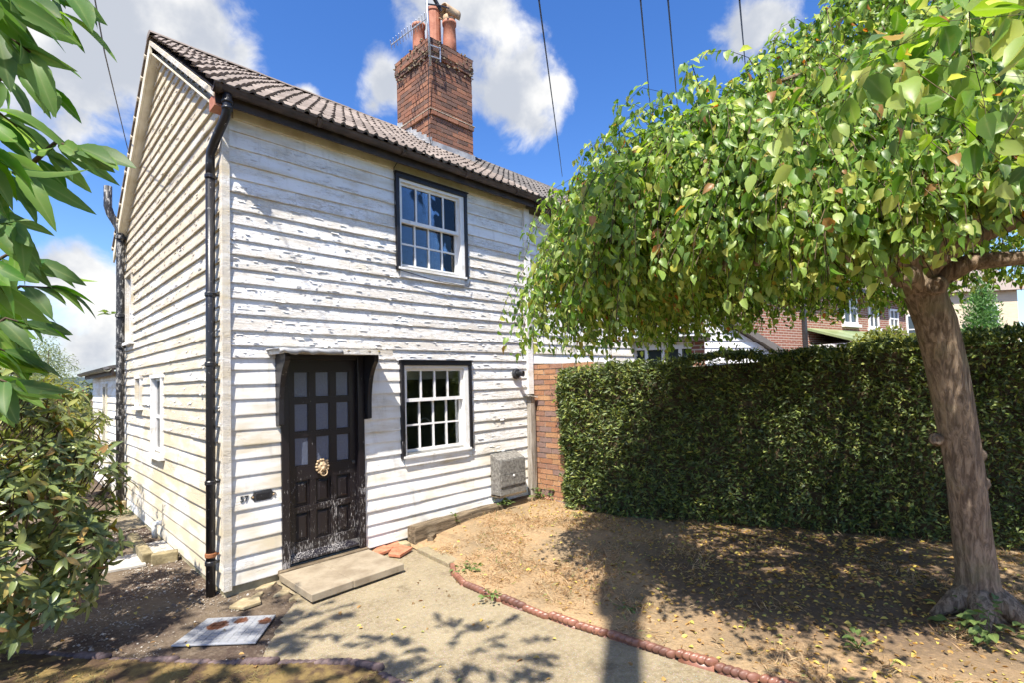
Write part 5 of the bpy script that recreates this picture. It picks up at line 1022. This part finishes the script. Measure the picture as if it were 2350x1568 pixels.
V2, F2 = leaf_template(.045, 2, .1, .5); V, Fq = scatter((V2, F2), pos, dirs, unit(rng.normal(0, 1, (m, 3)) + np.array([0, 0, 1])), rng.uniform(.03, .085, m))
tag(obj('dry_grass', npmesh('dry_grass', V, Fq, straw_m, np.repeat(rng.random(m), len(V2)))), 'short straw coloured grass on the lawn', kind='stuff')
n = 9000; x = rng.uniform(-1.4, .3, n); y = rng.uniform(-3.0, .1, n); le = np.interp(-x, [-.29, -.25, -.12, .11, .35, .546, .785, 1.03, 1.214, 1.4], [-2.2, -1.92, -1.75, -1.5, -1.235, -.99, -.69, -.36, -.08, .15])
pat = np.array([mnoise.noise(Vector((a * 3, b_ * 3, 14))) for a, b_ in zip(x, y)]); ok = (y < le - .06) & (pat > .0); pos = np.stack([x[ok], y[ok], np.full(ok.sum(), -.036)], 1); m = len(pos)
dirs = unit(np.stack([rng.normal(0, .7, m), rng.normal(0, .7, m), rng.uniform(.1, .8, m)], 1)); V, Fq = scatter((V2, F2), pos, dirs, unit(rng.normal(0, 1, (m, 3)) + np.array([0, 0, 1])), rng.uniform(.02, .05, m))
tag(obj('bed_grass', npmesh('bed_grass', V, Fq, leafmat('mossy_grass', ((0, (.13, .09, .03)), (.6, (.25, .18, .05)), (1, (.16, .17, .04))), .7, .2), np.repeat(rng.random(m), len(V2)))), 'mossy brown grass tufts in the front bed', kind='stuff')
n = 11000; x = rng.uniform(1.6, 5.6, n); y = rng.uniform(-5.4, -.3, n); ed = np.array([edge(v) for v in y]); dens_ = np.clip(.10 + .9 * np.exp(-((x - 3.6) ** 2 + (y + 3.7) ** 2) / 2.2) + .55 * np.exp(-((x - hx(y) + .25) / .35) ** 2), 0, 1)
ok = (x > ed + .04) & (x < hx(y) + .1) & (rng.random(n) < dens_); pos = np.stack([x[ok], y[ok], np.array([zl(a, b_) for a, b_ in zip(x[ok], y[ok])]) + .012], 1); m = len(pos)
px_ = rng.uniform(.35, 1.55, 60); py_ = rng.uniform(-4., -1., 60); okp = px_ < np.array([edge(v) for v in py_]); pos = np.concatenate([pos, np.stack([px_[okp], py_[okp], np.full(okp.sum(), -.036)], 1), np.stack([rng.uniform(-1.6, -.2, 60), rng.uniform(-1.8, .8, 60), np.full(60, -.03)], 1)]); m = len(pos)
dirs = unit(np.stack([rng.normal(0, 1, m), rng.normal(0, 1, m), rng.normal(.05, .15, m)], 1)); tpl = leaf_template(.30, 3, .5, .25)
V, Fq = scatter(tpl, pos, dirs, unit(rng.normal(0, .35, (m, 3)) + np.array([0, 0, 1])), rng.uniform(.018, .05, m))
tag(obj('leaf_litter', npmesh('leaf_litter', V, Fq, litter_m, np.repeat(rng.random(m), len(tpl[0])))), 'yellow and brown fallen leaves under the crab apple', kind='stuff')
n = 11000; x = rng.uniform(-1.5, .5, n); y = rng.uniform(-1.7, 4.5, n); pat = np.array([mnoise.noise(Vector((a * 2, b_ * 2, 24))) for a, b_ in zip(x, y)])
lx = np.interp(x, [-1.6, -1.214, -.785, -.35, .12, .29], [.45, -.08, -.69, -1.235, -1.75, -2.17]); ok = (pat + rng.normal(0, .2, n) > -.02) & (y > lx + .06) & ~((x > .0) & (y > -.0)) & ~((x > -.02) & (y < -.3))
ok &= ~((np.abs(x + .2) + np.abs(y + .73) < .5))
pos = np.stack([x[ok], y[ok], np.full(ok.sum(), -.055)], 1); m = len(pos); pt_ = (np.array([(-.5, -.4, 0), (.5, -.45, 0), (.55, .4, 0), (-.4, .5, 0), (-.2, -.2, .35), (.25, -.15, .4), (.2, .25, .35), (-.2, .2, .38)]), np.array([(0, 1, 5, 4), (1, 2, 6, 5), (2, 3, 7, 6), (3, 0, 4, 7), (4, 5, 6, 7)]))
V, Fq = scatter(pt_, pos, unit(np.stack([rng.normal(0, 1, m), rng.normal(0, 1, m), rng.normal(0, .1, m)], 1)), unit(rng.normal(0, .2, (m, 3)) + np.array([0, 0, 1])), rng.uniform(.004, .014, m) * rng.choice([1, 1, 1.7], m))
tag(obj('gravel', npmesh('gravel', V, Fq, leafmat('pale_grit', ((0, (.16, .13, .11)), (.6, (.28, .24, .19)), (1, (.52, .49, .44))), .9, .0), np.repeat(rng.random(m), 8), False)), 'loose grit and pebbles on the soil beside the cottage', kind='stuff')
def weed(c, n_, size, label, spread=.06, up=.6):
    t = thing('weed', c, label, 'weed'); m = n_; a = rng.uniform(0, 6.28, m); rr = rng.random(m) * spread
    pos = np.stack([c[0] + np.cos(a) * rr, c[1] + np.sin(a) * rr, c[2] + rng.random(m) * spread * up], 1); dirs = np.stack([np.cos(a), np.sin(a), rng.uniform(.0, up, m)], 1)
    leaf_objects('leaf', [leaf_template(.32, 4, .3, .4)], weed_m, pos, dirs, unit(rng.normal(0, .3, (m, 3)) + np.array([0, 0, 1])), rng.uniform(.7, 1.3, m) * size, t)
    s_ = MB(); 
    for k in range(min(m, 8)): s_.tube([c, pos[k]], .0025, 4)
    s_.build('stem', weed_m, t)
gz = lambda px, py, z: tuple(on_ground(px, py, z))
weed(gz(875, 1258, -.04), 14, .06, 'small green weed among the broken clay tiles'); weed((3.25, -.16, .16), 26, .05, 'ivy sprig below the grey meter box', .12); weed((3.95, -.2, .12), 40, .055, 'green weed clump at the foot of the wooden post', .16, .9)
weed(gz(1970, 1490, .01), 16, .05, 'small green weed in the sunny lawn left of the trunk', .07, 1.2); weed(gz(2270, 1460, .0), 60, .075, 'low leafy plant growing at the base of the crab apple trunk', .3); weed(gz(1075, 1310, .0), 40, .04, 'creeping weed at the start of the red edging', .14, .3); weed(gz(1130, 1368, .01), 24, .035, 'creeping weed along the bend of the red edging', .1, .3)
weed((-.12, 4.4, -.03), 34, .06, 'weed clump by the foot of the soil pipe', .14); weed((2.42, -.2, .1), 14, .04, 'thin weed climbing the timber sleeper', .05, 2.5); weed(gz(1440, 1400, .0), 14, .04, 'grass weed in the shadow by the red edging', .1, .4); weed(gz(1320, 1185, .08), 20, .03, 'pale weed on the lawn near the hedge', .1, .2)
weed((-.22, 5.0, 3.0), 12, .09, 'tuft of dead leaves caught behind the soil pipe', .09, .5)
